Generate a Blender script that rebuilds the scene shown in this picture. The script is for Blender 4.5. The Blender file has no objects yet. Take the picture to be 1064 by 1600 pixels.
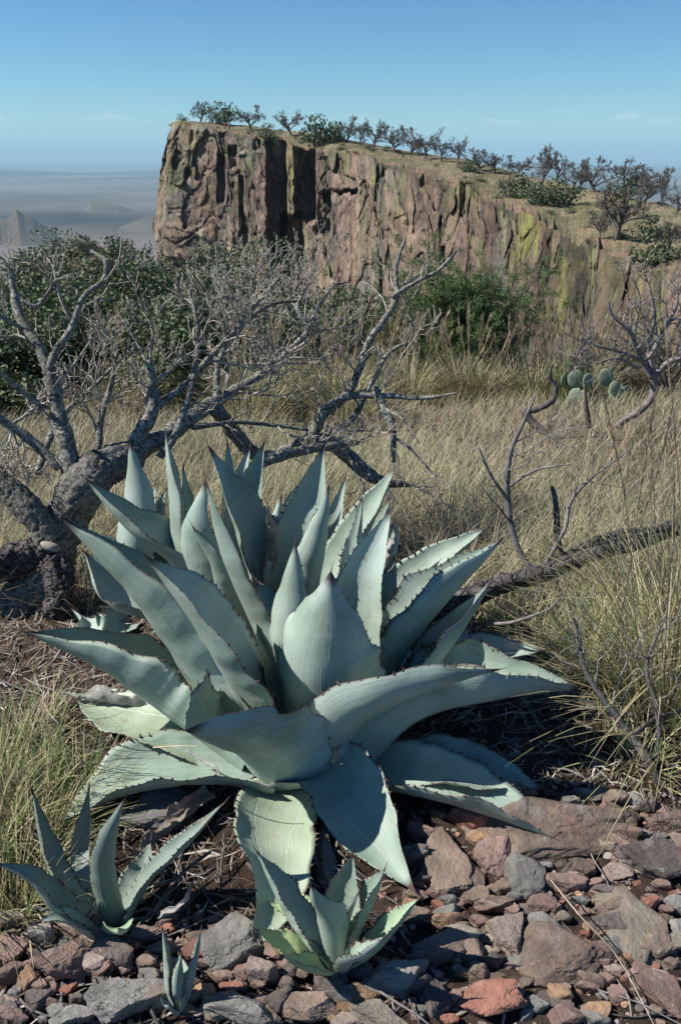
import bpy, math, random
import numpy as np, time
T0=time.time()
def tick(n): print('TICK',n,round(time.time()-T0,1))
from mathutils import Vector, Matrix, Euler
from mathutils.bvhtree import BVHTree
R = math.radians
rng = np.random.default_rng(7)
random.seed(7)
sc = bpy.context.scene
COL = sc.collection

# ------------------------------------------------------------------ camera, sky, sun, exposure
CAMH, PITCH, FPX = 1.4, R(24.5), 1220.0
cam = bpy.data.cameras.new('camera')
cam.sensor_fit = 'VERTICAL'; cam.sensor_height = 24.0; cam.lens = 24.0*FPX/1600.0
cam.clip_start = 0.05; cam.clip_end = 200000
co = bpy.data.objects.new('camera', cam); COL.objects.link(co)
co.location = (0, 0, CAMH); co.rotation_euler = (math.pi/2-PITCH, 0, 0)
sc.camera = co
SUN_EL = R(45); SUN_AZ = R(-90); SUN_VEC = Vector((math.sin(SUN_AZ)*math.cos(SUN_EL), math.cos(SUN_AZ)*math.cos(SUN_EL), math.sin(SUN_EL)))
sun = bpy.data.lights.new('sun', 'SUN'); sun.energy = 5.0; sun.angle = R(0.5); sun.color = (1.0, 0.95, 0.87)
so = bpy.data.objects.new('sun', sun); COL.objects.link(so)
so.rotation_euler = SUN_VEC.to_track_quat('Z', 'Y').to_euler(); so.location = (-20, 0, 30)
world = bpy.data.worlds.new('World'); sc.world = world; world.use_nodes = True
wt = world.node_tree; wt.nodes.clear()
wo = wt.nodes.new('ShaderNodeOutputWorld'); wb = wt.nodes.new('ShaderNodeBackground')
sky = wt.nodes.new('ShaderNodeTexSky'); sky.sky_type = 'NISHITA'; sky.sun_disc = False
sky.sun_elevation = SUN_EL; sky.sun_rotation = SUN_AZ
sky.altitude = 1500; sky.air_density = 1.0; sky.dust_density = 0.0; sky.ozone_density = 1.6
wb.inputs['Strength'].default_value = 0.05
tint_ = wt.nodes.new('ShaderNodeMix'); tint_.data_type = 'RGBA'; tint_.blend_type = 'MULTIPLY'; tint_.inputs[0].default_value = 1.0; tint_.inputs[7].default_value = (0.56, 0.96, 1.42, 1)
wt.links.new(sky.outputs[0], tint_.inputs[6])
def wm(op, a, b=0.0, c=0.0):
    x = wt.nodes.new('ShaderNodeMath'); x.operation = op
    for i, v in enumerate((a, b, c)):
        if isinstance(v, bpy.types.NodeSocket): wt.links.new(v, x.inputs[i])
        else: x.inputs[i].default_value = v
    return x.outputs[0]
def wramp(f, stops):
    r = wt.nodes.new('ShaderNodeValToRGB'); e = r.color_ramp.elements
    while len(e) < len(stops): e.new(0.5)
    for i, (p, c) in enumerate(stops): e[i].position = p; e[i].color = (*c, 1) if hasattr(c, '__len__') else (c, c, c, 1)
    wt.links.new(f, r.inputs[0]); return r.outputs[0]
wtc = wt.nodes.new('ShaderNodeTexCoord'); wsx = wt.nodes.new('ShaderNodeSeparateXYZ'); wt.links.new(wtc.outputs['Generated'], wsx.inputs[0])
# the air pales evenly towards the horizon, all the way round
wt.links.new(wramp(wsx.outputs[2], [(0.0, (0.72, 0.98, 1.0)), (0.10, (0.50, 0.86, 1.0)), (0.32, (0.24, 0.64, 1.0))]), tint_.inputs[7])
gain_ = wt.nodes.new('ShaderNodeMix'); gain_.data_type = 'RGBA'; gain_.blend_type = 'MULTIPLY'; gain_.inputs[0].default_value = 1.0; gain_.inputs[7].default_value = (1.36, 1.36, 1.42, 1)
wt.links.new(tint_.outputs[2], gain_.inputs[6])
# a low row of faint fair weather puffs
wnz = wt.nodes.new('ShaderNodeTexNoise'); wnz.inputs['Scale'].default_value = 26; wnz.inputs['Detail'].default_value = 5; wmp = wt.nodes.new('ShaderNodeMapping'); wmp.inputs['Scale'].default_value = (1, 1, 4.5)
wt.links.new(wtc.outputs['Generated'], wmp.inputs[0]); wt.links.new(wmp.outputs[0], wnz.inputs['Vector'])
wband = wramp(wsx.outputs[2], [(0.030, 0.0), (0.036, 1.0), (0.039, 1.0), (0.048, 0.0)])
wcl = wm('MULTIPLY', wband, wramp(wnz.outputs['Fac'], [(0.50, 0.0), (0.66, 0.55)]))
cmix_ = wt.nodes.new('ShaderNodeMix'); cmix_.data_type = 'RGBA'; wt.links.new(wcl, cmix_.inputs[0]); wt.links.new(gain_.outputs[2], cmix_.inputs[6]); cmix_.inputs[7].default_value = (9.5, 11.5, 12.5, 1)
wt.links.new(cmix_.outputs[2], wb.inputs['Color']); wt.links.new(wb.outputs[0], wo.inputs['Surface'])
vs = sc.view_settings; vs.view_transform = 'Standard'; vs.look = 'None'; vs.exposure = 0.64; vs.gamma = 1.0; vs.use_curve_mapping = False
sc.cycles.volume_bounces = 0; sc.cycles.max_bounces = 6; sc.cycles.transparent_max_bounces = 8

cp, sp = math.cos(PITCH), math.sin(PITCH)
def W(px, py, D):
    """the place seen at photo point (px,py), D metres ahead"""
    a = (px-532.0)/FPX; b = (800.0-py)/FPX
    y = cp+b*sp; z = -sp+b*cp
    k = D/y
    return np.array([a*k, D, CAMH+z*k])
def PXM(D):                      # metres per photo pixel at distance D (near the axis)
    return D*1.08/FPX
def project(P):
    x, y, z = P[:, 0], P[:, 1], P[:, 2]-CAMH
    d = y*cp-z*sp; u = y*sp+z*cp
    d = np.maximum(d, 1e-3)
    return 532+FPX*x/d, 800-FPX*u/d

# ------------------------------------------------------------------ noise
def _h(ix, iy, iz, s=0):
    n = (ix*73856093) ^ (iy*19349663) ^ (iz*83492791) ^ (s*2654435761 & 0x7fffffff)
    n = (n ^ (n >> 13))*1274126177 & 0x7fffffff
    n = (n ^ (n >> 16))*668265263 & 0x7fffffff
    return ((n ^ (n >> 15)) & 0xffffff)/float(0xffffff)
def vnoise(p, s=0):
    p = np.asarray(p, float); i = np.floor(p).astype(np.int64); f = p-i; f = f*f*(3-2*f)
    r = 0
    for dx in (0, 1):
        wx = f[:, 0] if dx else 1-f[:, 0]
        for dy in (0, 1):
            wy = f[:, 1] if dy else 1-f[:, 1]
            for dz in (0, 1):
                wz = f[:, 2] if dz else 1-f[:, 2]
                r = r+wx*wy*wz*_h(i[:, 0]+dx, i[:, 1]+dy, i[:, 2]+dz, s)
    return r*2-1
def vnoise2(x, y, s=0):
    ix = np.floor(x).astype(np.int64); iy = np.floor(y).astype(np.int64); fx = x-ix; fy = y-iy; fx = fx*fx*(3-2*fx); fy = fy*fy*(3-2*fy)
    a = _h(ix, iy, 0, s); b = _h(ix+1, iy, 0, s); c = _h(ix, iy+1, 0, s); d = _h(ix+1, iy+1, 0, s)
    a = a+(b-a)*fx; return (a+(c+(d-c)*fx-a)*fy)*2-1
def fbm(p, o=4, s=0, g=0.5):
    p = np.asarray(p, float)
    if len(p) > 50 and p[0, 2] == 0 and p[-1, 2] == 0 and not p[:, 2].any():
        a = 1; r = 0; t = 0
        for k in range(o):
            r = r+a*vnoise2(p[:, 0]*(2.03**k)+k*17.3, p[:, 1]*(2.03**k)+k*11.7, s+k); t += a; a *= g
        return r/t
    a = 1; r = 0; t = 0
    for k in range(o):
        r = r+a*vnoise(p*(2.03**k)+k*17.3, s+k); t += a; a *= g
    return r/t
def smooth(a, b, x):
    t = np.clip((x-a)/(b-a), 0, 1); return t*t*(3-2*t)
def unit(v):
    v = np.asarray(v, float); return v/np.maximum(np.linalg.norm(v, axis=-1, keepdims=True), 1e-9)

# ------------------------------------------------------------------ objects
def props(o, label=None, cat=None, group=None, kind=None):
    if label: o['label'] = label
    if cat: o['category'] = cat
    if group: o['group'] = group
    if kind: o['kind'] = kind
    return o
def mesh_data(name, V, quads=None, tris=None, mats=(), midx=None, col=None, uv=None, smooth_=True):
    m = bpy.data.meshes.new(name)
    V = np.ascontiguousarray(V, dtype=np.float32)
    q = np.zeros((0, 4), np.int32) if quads is None else np.asarray(quads, np.int32).reshape(-1, 4)
    t = np.zeros((0, 3), np.int32) if tris is None else np.asarray(tris, np.int32).reshape(-1, 3)
    m.vertices.add(len(V)); m.vertices.foreach_set('co', V.ravel())
    loops = np.concatenate([q.ravel(), t.ravel()]).astype(np.int32)
    m.loops.add(len(loops)); m.loops.foreach_set('vertex_index', loops)
    n = len(q)+len(t); m.polygons.add(n)
    st = np.concatenate([np.arange(len(q))*4, len(q)*4+np.arange(len(t))*3]).astype(np.int32)
    m.polygons.foreach_set('loop_start', st)
    try: m.polygons.foreach_set('loop_total', np.concatenate([np.full(len(q), 4), np.full(len(t), 3)]).astype(np.int32))
    except Exception: pass
    for mm in mats: m.materials.append(mm)
    if midx is not None: m.polygons.foreach_set('material_index', np.asarray(midx, np.int32))
    m.polygons.foreach_set('use_smooth', np.full(n, bool(smooth_)))
    m.update(calc_edges=True)
    if col is not None:
        c = np.ones((len(V), 4), np.float32); c[:, :3] = col
        at = m.color_attributes.new('tint', 'FLOAT_COLOR', 'POINT'); at.data.foreach_set('color', c.ravel())
    if uv is not None:
        l = m.uv_layers.new(name='uv'); l.data.foreach_set('uv', np.asarray(uv, np.float32)[loops].ravel())
    m.validate()
    return m
def obj(name, data, parent=None, **k):
    o = bpy.data.objects.new(name, data); COL.objects.link(o)
    if parent is not None: o.parent = parent
    return props(o, **k)
def empty(name, loc=(0, 0, 0), **k):
    o = bpy.data.objects.new(name, None); COL.objects.link(o); o.location = loc; o.empty_display_size = 0.1
    return props(o, **k)

# ------------------------------------------------------------------ materials
class N:
    def __init__(s, name, rough=0.8, spec=0.3):
        s.m = bpy.data.materials.new(name); s.m.use_nodes = True; s.t = s.m.node_tree
        s.b = s.t.nodes['Principled BSDF']; s.b.inputs['Roughness'].default_value = rough
        s.b.inputs['Specular IOR Level'].default_value = spec
        s.out = s.t.nodes['Material Output']; s.tc = None
    def n(s, typ, **kw):
        x = s.t.nodes.new(typ)
        for k, v in kw.items():
            if k in x.inputs.keys(): 
                s.put(x.inputs[k], v)
            else: setattr(x, k, v)
        return x
    def put(s, sock, v):
        if isinstance(v, bpy.types.NodeSocket): s.t.links.new(v, sock)
        else: sock.default_value = v
    def coord(s, scale=(1, 1, 1), kind='Object'):
        if not s.tc: s.tc = s.n('ShaderNodeTexCoord')
        mp = s.n('ShaderNodeMapping'); s.t.links.new(s.tc.outputs[kind], mp.inputs[0]); mp.inputs['Scale'].default_value = scale
        return mp.outputs[0]
    def noise(s, sc_, det=5, rough=0.55, vec=None, dist=0.0, seed=0):
        x = s.n('ShaderNodeTexNoise', noise_dimensions='4D'); x.inputs['Scale'].default_value = sc_; x.inputs['Detail'].default_value = det
        x.inputs['Roughness'].default_value = rough; x.inputs['Distortion'].default_value = dist; x.inputs['W'].default_value = seed
        s.t.links.new(vec or s.coord(), x.inputs['Vector']); return x.outputs['Fac']
    def ramp(s, f, stops, interp='LINEAR'):
        r = s.n('ShaderNodeValToRGB'); e = r.color_ramp.elements; r.color_ramp.interpolation = interp
        while len(e) < len(stops): e.new(0.5)
        for i, (p, c) in enumerate(stops):
            e[i].position = p; e[i].color = (c, c, c, 1) if not hasattr(c, '__len__') else (*c, 1)
        s.put(r.inputs[0], f); return r.outputs[0]
    def mix(s, f, a, b, mode='MIX'):
        x = s.n('ShaderNodeMix', data_type='RGBA', blend_type=mode)
        for sock, v in ((x.inputs[0], f), (x.inputs[6], a), (x.inputs[7], b)):
            if isinstance(v, (tuple, list)) and len(v) == 3: v = (*v, 1)
            s.put(sock, v)
        return x.outputs[2]
    def math(s, op, a, b=0.0, c=0.0):
        x = s.n('ShaderNodeMath', operation=op)
        for i, v in enumerate((a, b, c)): s.put(x.inputs[i], v)
        return x.outputs[0]
    def attr(s, name='tint'):
        return s.n('ShaderNodeAttribute', attribute_name=name).outputs['Color']
    def color(s, v): s.put(s.b.inputs['Base Color'], v if isinstance(v, bpy.types.NodeSocket) else (*v, 1)); return s
    def bump(s, f, dist=0.01, strength=0.6):
        x = s.n('ShaderNodeBump'); x.inputs['Distance'].default_value = dist; x.inputs['Strength'].default_value = strength
        s.put(x.inputs['Height'], f); s.t.links.new(x.outputs[0], s.b.inputs['Normal']); return s

def mat_agave():
    k = N('agave_skin', 0.46, 0.42)
    uv = k.coord((1, 1, 1), 'UV')
    base = k.ramp(k.noise(9, 4, 0.6, seed=1), [(0.3, (0.208, 0.280, 0.226)), (0.7, (0.315, 0.388, 0.325))])
    st = k.ramp(k.noise(1.0, 3, 0.6, k.coord((42, 2.2, 1), 'UV')), [(0.3, 0.82), (0.7, 1.12)])
    c = k.mix(1.0, base, st, 'MULTIPLY')
    pale = k.ramp(k.noise(4, 3, 0.5, seed=4), [(0.46, 0.0), (0.62, 0.85)])
    c = k.mix(pale, c, (0.36, 0.44, 0.395))
    c = k.mix(1.0, c, k.attr(), 'MULTIPLY')
    sp_ = k.ramp(k.noise(90, 2, 0.5, seed=9), [(0.70, 0.0), (0.76, 0.6)])
    c = k.mix(sp_, c, (0.16, 0.15, 0.10))
    sc_ = k.math('MULTIPLY', k.ramp(k.noise(26, 5, 0.75, seed=15), [(0.57, 0.0), (0.64, 0.7)]), k.ramp(k.noise(5, 2, seed=16), [(0.5, 0.0), (0.62, 1.0)]))
    c = k.mix(sc_, c, (0.28, 0.25, 0.17))
    # pale prints that the next leaf's teeth pressed in: |u| follows a scalloped line
    sx = k.n('ShaderNodeSeparateXYZ'); k.t.links.new(uv, sx.inputs[0])
    au = k.math('ABSOLUTE', k.math('SUBTRACT', sx.outputs[0], 0.5))
    saw = k.math('PINGPONG', k.math('MULTIPLY', sx.outputs[1], 16.0), 0.5)
    line = k.math('SUBTRACT', k.math('MULTIPLY', k.math('SUBTRACT', 1.0, sx.outputs[1]), 0.36), k.math('MULTIPLY', saw, 0.035))
    dd = k.math('ABSOLUTE', k.math('SUBTRACT', au, line))
    pr = k.ramp(dd, [(0.0, 1.0), (0.014, 0.0)])
    pr = k.math('MULTIPLY', pr, k.ramp(k.noise(3, 2, seed=12), [(0.42, 0.0), (0.55, 0.65)]))
    c = k.mix(pr, c, (0.42, 0.50, 0.46))
    edge = k.ramp(au, [(0.486, 0.0), (0.497, 0.8)])
    c = k.mix(edge, c, (0.19, 0.135, 0.115))
    tip = k.ramp(sx.outputs[1], [(0.925, 0.0), (0.97, 1.0)])
    c = k.mix(tip, c, (0.06, 0.045, 0.045))
    k.color(c)
    h = k.math('ADD', k.math('MULTIPLY', k.noise(14, 3, seed=3), 1.0), k.math('MULTIPLY', k.noise(1.0, 2, 0.5, k.coord((60, 3, 1), 'UV')), 0.25))
    h = k.math('ADD', h, k.math('MULTIPLY', pr, 0.3))
    k.bump(h, 0.006, 0.55)
    k.put(k.b.inputs['Roughness'], k.ramp(k.noise(6, 3), [(0.3, 0.40), (0.7, 0.58)]))
    return k.m
def mat_simple(name, c1, c2, scale, rough=0.85, bump=0.004, bs=None, spec=0.2):
    k = N(name, rough, spec)
    k.color(k.ramp(k.noise(scale, 5), [(0.3, c1), (0.7, c2)])); k.bump(k.noise(bs or scale*2, 5), bump, 0.7)
    return k.m
def mat_tint(name, rough=0.7, spec=0.3, scale=20, lo=0.75, hi=1.2, bump=0, trans=0.0):
    k = N(name, rough, spec)
    v = k.ramp(k.noise(scale, 3), [(0.3, lo), (0.7, hi)])
    c = k.mix(1.0, k.attr(), v, 'MULTIPLY'); k.color(c)
    if bump: k.bump(k.noise(scale*1.7, 5), bump, 0.8)
    if trans:
        tr = k.n('ShaderNodeBsdfTranslucent'); k.t.links.new(c, tr.inputs[0])
        mx = k.n('ShaderNodeMixShader'); mx.inputs[0].default_value = trans
        k.t.links.new(k.b.outputs[0], mx.inputs[1]); k.t.links.new(tr.outputs[0], mx.inputs[2]); k.t.links.new(mx.outputs[0], k.out.inputs[0])
    return k.m
def mat_lichen_bark(name='lichen_bark', z0=.35, z1=1.0):
    k = N(name, 0.95, 0.12)
    bark = k.ramp(k.noise(22, 6, 0.65), [(0.3, (0.045, 0.040, 0.034)), (0.7, (0.150, 0.135, 0.112))])
    w = k.ramp(k.noise(75, 4, 0.75, seed=2), [(0.44, 0.0), (0.56, 1.0)])
    zone = k.ramp(k.noise(5, 3, 0.6, seed=5), [(0.30, z0), (0.52, z1)])
    lw = k.ramp(k.noise(140, 3, 0.6, seed=22), [(0.3, (0.19, 0.195, 0.175)), (0.7, (0.47, 0.48, 0.44))])
    c = k.mix(k.math('MULTIPLY', w, zone), bark, lw)
    g = k.math('MULTIPLY', k.ramp(k.noise(48, 4, 0.7, seed=6), [(0.52, 0.0), (0.60, 1.0)]), k.ramp(k.noise(4.5, 2, seed=7), [(0.52, 0.0), (0.62, 1.0)]))
    c = k.mix(g, c, (0.235, 0.262, 0.150))
    k.color(c); k.bump(k.math('ADD', k.noise(60, 5, 0.7, seed=2), k.noise(22, 4, 0.7)), 0.012, 1.0)
    return k.m
def mat_dead_wood():
    k = N('grey_dead_wood', 0.9, 0.15)
    c = k.ramp(k.noise(30, 6, 0.7), [(0.3, (0.085, 0.075, 0.070)), (0.55, (0.22, 0.205, 0.20)), (0.75, (0.34, 0.33, 0.325))])
    k.color(k.mix(1.0, c, k.attr(), 'MULTIPLY')); k.bump(k.noise(60, 5, 0.7), 0.006, 0.9)
    return k.m
def mat_log():
    k = N('charred_log_bark', 0.92, 0.2)
    v = k.noise(34, 5, 0.65, seed=1)
    cr = k.n('ShaderNodeTexVoronoi', feature='DISTANCE_TO_EDGE'); cr.inputs['Scale'].default_value = 28
    k.t.links.new(k.coord(), cr.inputs['Vector'])
    c = k.ramp(v, [(0.3, (0.030, 0.027, 0.027)), (0.55, (0.095, 0.085, 0.085)), (0.72, (0.24, 0.225, 0.22))])
    k.color(c); k.bump(k.math('ADD', k.ramp(cr.outputs['Distance'], [(0.0, 0.0), (0.12, 1.0)]), v), 0.009, 1.0)
    return k.m
def mat_rock():
    k = N('rhyolite_rock', 0.88, 0.25)
    t = k.attr()
    v = k.ramp(k.noise(14, 8, 0.68), [(0.25, 0.55), (0.5, 0.95), (0.75, 1.35)])
    c = k.mix(1.0, t, v, 'MULTIPLY')
    rust = k.ramp(k.noise(7, 5, 0.6, seed=3), [(0.52, 0.0), (0.66, 0.6)])
    c = k.mix(rust, c, (0.30, 0.165, 0.125))
    gr = k.ramp(k.noise(9, 5, 0.6, seed=8), [(0.54, 0.0), (0.66, 0.65)])
    c = k.mix(gr, c, (0.27, 0.25, 0.24))
    v2_ = k.ramp(k.noise(5, 4, 0.6, seed=31), [(0.35, 0.72), (0.65, 1.12)])
    c = k.mix(1.0, c, v2_, 'MULTIPLY')
    sp_ = k.ramp(k.noise(160, 2, seed=4), [(0.66, 0.0), (0.7, 0.55)])
    c = k.mix(sp_, c, (0.42, 0.36, 0.32))
    li = k.math('MULTIPLY', k.ramp(k.noise(60, 3, seed=5), [(0.56, 0.0), (0.6, 0.8)]), k.ramp(k.noise(8, 2, seed=6), [(0.63, 0.0), (0.68, 1.0)]))
    c = k.mix(li, c, (0.38, 0.40, 0.30))
    k.color(c)
    h = k.math('ADD', k.noise(24, 8, 0.72), k.math('MULTIPLY', k.ramp(k.noise(7, 3, 0.4, k.coord((1, 1, 3.5))), [(0.47, 0.0), (0.5, 1.0)]), 0.25))
    k.bump(h, 0.014, 0.9)
    return k.m
def mat_ground():
    k = N('soil', 0.95, 0.1)
    c = k.ramp(k.noise(16, 8, 0.7), [(0.3, (0.030, 0.022, 0.018)), (0.55, (0.080, 0.057, 0.044)), (0.75, (0.160, 0.120, 0.092))])
    f = k.ramp(k.noise(220, 3, 0.6, seed=2), [(0.45, 0.75), (0.65, 1.35)])
    c = k.mix(1.0, c, f, 'MULTIPLY'); c = k.mix(1.0, c, k.attr(), 'MULTIPLY'); k.color(c)
    k.bump(k.noise(70, 8, 0.75), 0.02, 0.9)
    return k.m
def mat_cliff():
    k = N('cliff_rock', 0.93, 0.15)
    t = k.attr()
    v = k.ramp(k.noise(0.7, 8, 0.7, k.coord((1, 1, 0.45))), [(0.28, 0.60), (0.5, 1.0), (0.72, 1.32)])
    c = k.mix(1.0, t, v, 'MULTIPLY')
    dk = k.ramp(k.noise(2.4, 6, 0.7, k.coord((1, 1, 0.3)), seed=3), [(0.36, 0.5), (0.46, 1.0)])
    c = k.mix(1.0, c, dk, 'MULTIPLY')
    k.color(c)
    k.bump(k.math('ADD', k.noise(0.8, 8, 0.72, k.coord((1, 1, 0.45))), k.math('MULTIPLY', k.noise(3.0, 5, 0.7), 0.45)), 0.8, 0.8)
    return k.m
MAG = mat_agave()
MSPINE = mat_simple('agave_spine', (0.045, 0.022, 0.020), (0.13, 0.085, 0.075), 60, 0.5)
MBARK = mat_lichen_bark(); MOLD = mat_lichen_bark('old_rough_bark', .08, .55); MDEAD = mat_dead_wood(); MLOG = mat_log(); MROCK = mat_rock(); MGROUND = mat_ground(); MCLIFF = mat_cliff()
MGRASS = mat_tint('grass_blade', 0.6, 0.3, 6, 0.8, 1.2, trans=0.25)
MLEAF = mat_tint('oak_leaf', 0.55, 0.25, 3, 0.8, 1.25, trans=0.15)
MNEEDLE = mat_tint('pine_needle', 0.6, 0.3, 3, 0.8, 1.2, trans=0.1)
MLITTER = mat_tint('litter', 0.9, 0.15, 30, 0.7, 1.25)
MFAR = mat_tint('far_land', 0.95, 0.05, 0.003, 0.75, 1.25)
MCLOTH = mat_tint('cloth', 0.8, 0.2, 10)
MCUT = mat_simple('sawn_wood', (0.20, 0.17, 0.14), (0.36, 0.33, 0.28), 40)
MTRUNK = mat_tint('tree_bark', 0.95, 0.1, 8, 0.6, 1.3, bump=0.02)
MCACTUS = mat_simple('cactus_skin', (0.17, 0.23, 0.16), (0.26, 0.32, 0.23), 12, 0.6)

# ------------------------------------------------------------------ terrain
def H(x, y, detail=True):
    x = np.atleast_1d(np.asarray(x, float)); y = np.atleast_1d(np.asarray(y, float)); x, y = np.broadcast_arrays(x, y)
    t = np.maximum(y-1.7, 0)
    z = -0.2*(np.sqrt(t*t+0.25)-0.5)*1.0
    z = np.where(y > 14, z, z)
    t2 = np.maximum(y-15.0, 0)
    zc = z-0.75*(np.sqrt(t2*t2+4)-2)
    zc = np.maximum(zc, -52+0.02*zc)
    hill = 40.5*np.exp(-(((x+27)/22.0)**2)-((y-92)/34.0)**2) + 20*np.exp(-(((x+75)/40)**2)-((y-110)/40)**2)
    ridge = smooth(15, 70, y)*5*np.exp(-((x+12-(-0.2*(y-15)))/14)**2)*(1-smooth(60, 110, y))
    zc = np.where(y > 15, np.minimum(zc+hill+ridge, zc*0+10), zc)
    far = smooth(260, 1700, y); side = smooth(150, 1200, np.abs(x))
    m = np.maximum(far, side)
    zz = zc*(1-m)+(-300)*m
    P = np.stack([x, y, 0*x], -1)
    r = np.hypot(x, y)
    zz = zz+(0.018+0.05*smooth(1.6, 5, r))*fbm(P*0.9, 3, 3)+smooth(15, 60, y)*1.2*fbm(P*0.15, 4, 5)
    if detail: zz = zz+0.018*fbm(P*9, 3, 9)*(r < 12)
    zz = zz+m*22*fbm(P*0.0016, 5, 8)*smooth(1500, 4000, r)
    return zz
def Hs(x, y): return float(H(x, y, False)[0])
def ground_at(px, py):
    lo, hi = 0.4, 60.0
    d = W(px, py, 1.0)-np.array([0, 0, CAMH])
    ts = np.linspace(lo, 20, 400); P = np.array([0, 0, CAMH])[None]+ts[:, None]*d[None]
    g = P[:, 2]-H(P[:, 0], P[:, 1], False)
    i = np.argmax(g < 0)
    if i == 0: return P[-1]
    a = g[i-1]/(g[i-1]-g[i]); return P[i-1]*(1-a)+P[i]*a

def grid_quads(nr, nc, off=0):
    i = np.arange(nr-1)[:, None]*nc+np.arange(nc-1)[None]; i = i.ravel()+off
    return np.stack([i, i+1, i+nc+1, i+nc], -1)
# one sheet from behind the camera to the horizon
rr = np.concatenate([np.linspace(0.02, 7, 230), np.geomspace(7.05, 70000, 300)])
aa = np.concatenate([np.linspace(R(-200), R(-48), 40)[:-1], np.linspace(R(-48), R(48), 420), np.linspace(R(48), R(160), 40)[1:]])
RR, AA = np.meshgrid(rr, aa, indexing='ij')
gx = (np.sin(AA)*RR).ravel(); gy = (np.cos(AA)*RR).ravel()
gz = H(gx, gy)
GP = np.stack([gx, gy, gz], -1)
n1 = fbm(GP*0.35, 3, 21); n2 = fbm(GP*[0.0007, 0.0007, 0], 5, 22); n3 = fbm(GP*[0.06, 0.06, 0], 4, 23)
rad = RR.ravel()
near = 1-smooth(1.9, 3.4, gy); mid = smooth(1.9, 3.4, gy)*(1-smooth(14, 20, gy))
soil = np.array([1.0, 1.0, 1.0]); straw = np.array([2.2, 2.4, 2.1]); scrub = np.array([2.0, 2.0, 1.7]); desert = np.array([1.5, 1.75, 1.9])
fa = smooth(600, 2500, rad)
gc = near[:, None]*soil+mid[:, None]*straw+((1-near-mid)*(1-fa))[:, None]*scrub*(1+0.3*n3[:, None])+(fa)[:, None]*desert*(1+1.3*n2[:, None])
gc = np.clip(gc, 0.15, 5)
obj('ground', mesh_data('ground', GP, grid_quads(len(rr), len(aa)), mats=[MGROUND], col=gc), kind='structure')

# far ranges and buttes on the desert plain
def ridge_mesh(name, pts, D, depth, label, seed, rough=0.25, tint=(0.20, 0.17, 0.14)):
    xs = np.array([p[0] for p in pts], float); ys = np.array([p[1] for p in pts], float)
    u = np.linspace(xs[0], xs[-1], 260)
    top = np.interp(u, xs, ys); nr = 24; V = []
    crest = np.array([W(a, b, D) for a, b in zip(u, top)])
    hgt = np.maximum(crest[:, 2]+300, 1)
    crest[:, 2] += fbm(np.stack([u*0.08, u*0, u*0+seed], -1), 4, seed)*rough*hgt*0.3
    for k in range(nr):
        t = k/(nr-1)*2-1
        P = crest.copy(); P[:, 1] += t*depth
        P[:, 0] *= (1+t*depth/D)
        fl = (1-abs(t)**1.0); fl = fl*0.8+0.2*smooth(0, 0.6, fl) if True else fl
        base = -345.0
        gul = 0.45*fbm(np.stack([u*0.11, u*0+t*1.5, u*0+seed], -1), 4, seed+3)
        P[:, 2] = base+(crest[:, 2]-base)*np.clip(fl*(1+0.28*gul*(1-fl)), 0, 1)
        V.append(P)
    V = np.concatenate(V)
    c = np.array(tint)*(1+0.5*fbm(V*[0.003, 0.003, 0.01], 4, seed))[:, None]
    return obj(name, mesh_data(name, V, grid_quads(nr, len(u)), mats=[MFAR], col=np.clip(c, 0.02, 1)), kind='structure', label=label)
ridge_mesh('distant_mountains', [(-900, 236), (-300, 230), (0, 233), (60, 231), (120, 234), (190, 233), (260, 237), (420, 236), (700, 241), (1000, 240), (1300, 236), (2000, 238)], 52000, 6000, 'pale blue mountains along the horizon', 3, 0.10)
ridge_mesh('long_mesa', [(-900, 270), (-300, 262), (0, 266), (60, 267), (120, 270), (200, 273), (260, 274), (500, 277), (700, 282)], 15500, 1300, 'long dark blue mesa across the desert plain', 5, 0.05, (0.035, 0.045, 0.04))
ridge_mesh('desert_hills', [(-260, 352), (-80, 330), (0, 338), (12, 340), (26, 327), (44, 336), (52, 341), (72, 354), (90, 364)], 3300, 330, 'small pointed brown hill on the plain at the left', 7, 0.35, (0.095, 0.08, 0.062))
ridge_mesh('desert_hills', [(90, 352), (130, 330), (142, 315), (168, 316), (185, 319), (205, 328), (235, 346)], 5200, 480, 'low flat hill on the plain left of the cliff', 9, 0.25, (0.10, 0.085, 0.065))
ridge_mesh('desert_hills', [(170, 362), (205, 348), (232, 336), (262, 325), (330, 318), (420, 330)], 3900, 380, 'dark hill slope beside the foot of the cliff', 11, 0.3, (0.085, 0.075, 0.06))

# ------------------------------------------------------------------ the cliff
RIM = np.array([  # px, rim y, skyline y, D rim, D skyline
    (262, 196, 194, 222, 232), (275, 191, 189, 216, 228), (350, 202, 193, 206, 228), (430, 222, 201, 191, 218), (480, 232, 208, 180, 210),
    (540, 240, 218, 165, 198), (640, 262, 236, 140, 178), (740, 298, 252, 116, 160), (820, 335, 274, 97, 140), (900, 372, 292, 81, 125),
    (960, 400, 303, 71, 115), (1064, 438, 325, 58, 100), (1200, 500, 352, 46, 84), (1500, 620, 400, 33, 62)], float)
npx = 1150; spx = np.linspace(1500, 262, npx)
def rimcol(k, s): return np.interp(s, RIM[:, 0], RIM[:, k])
rimp = np.array([W(s, rimcol(1, s), rimcol(3, s)) for s in spx])
skyp = np.array([W(s, rimcol(2, s), rimcol(4, s)) for s in spx])
for _ in range(10):
    rimp[1:-1] = (rimp[:-2]+rimp[1:-1]*2+rimp[2:])/4
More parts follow.
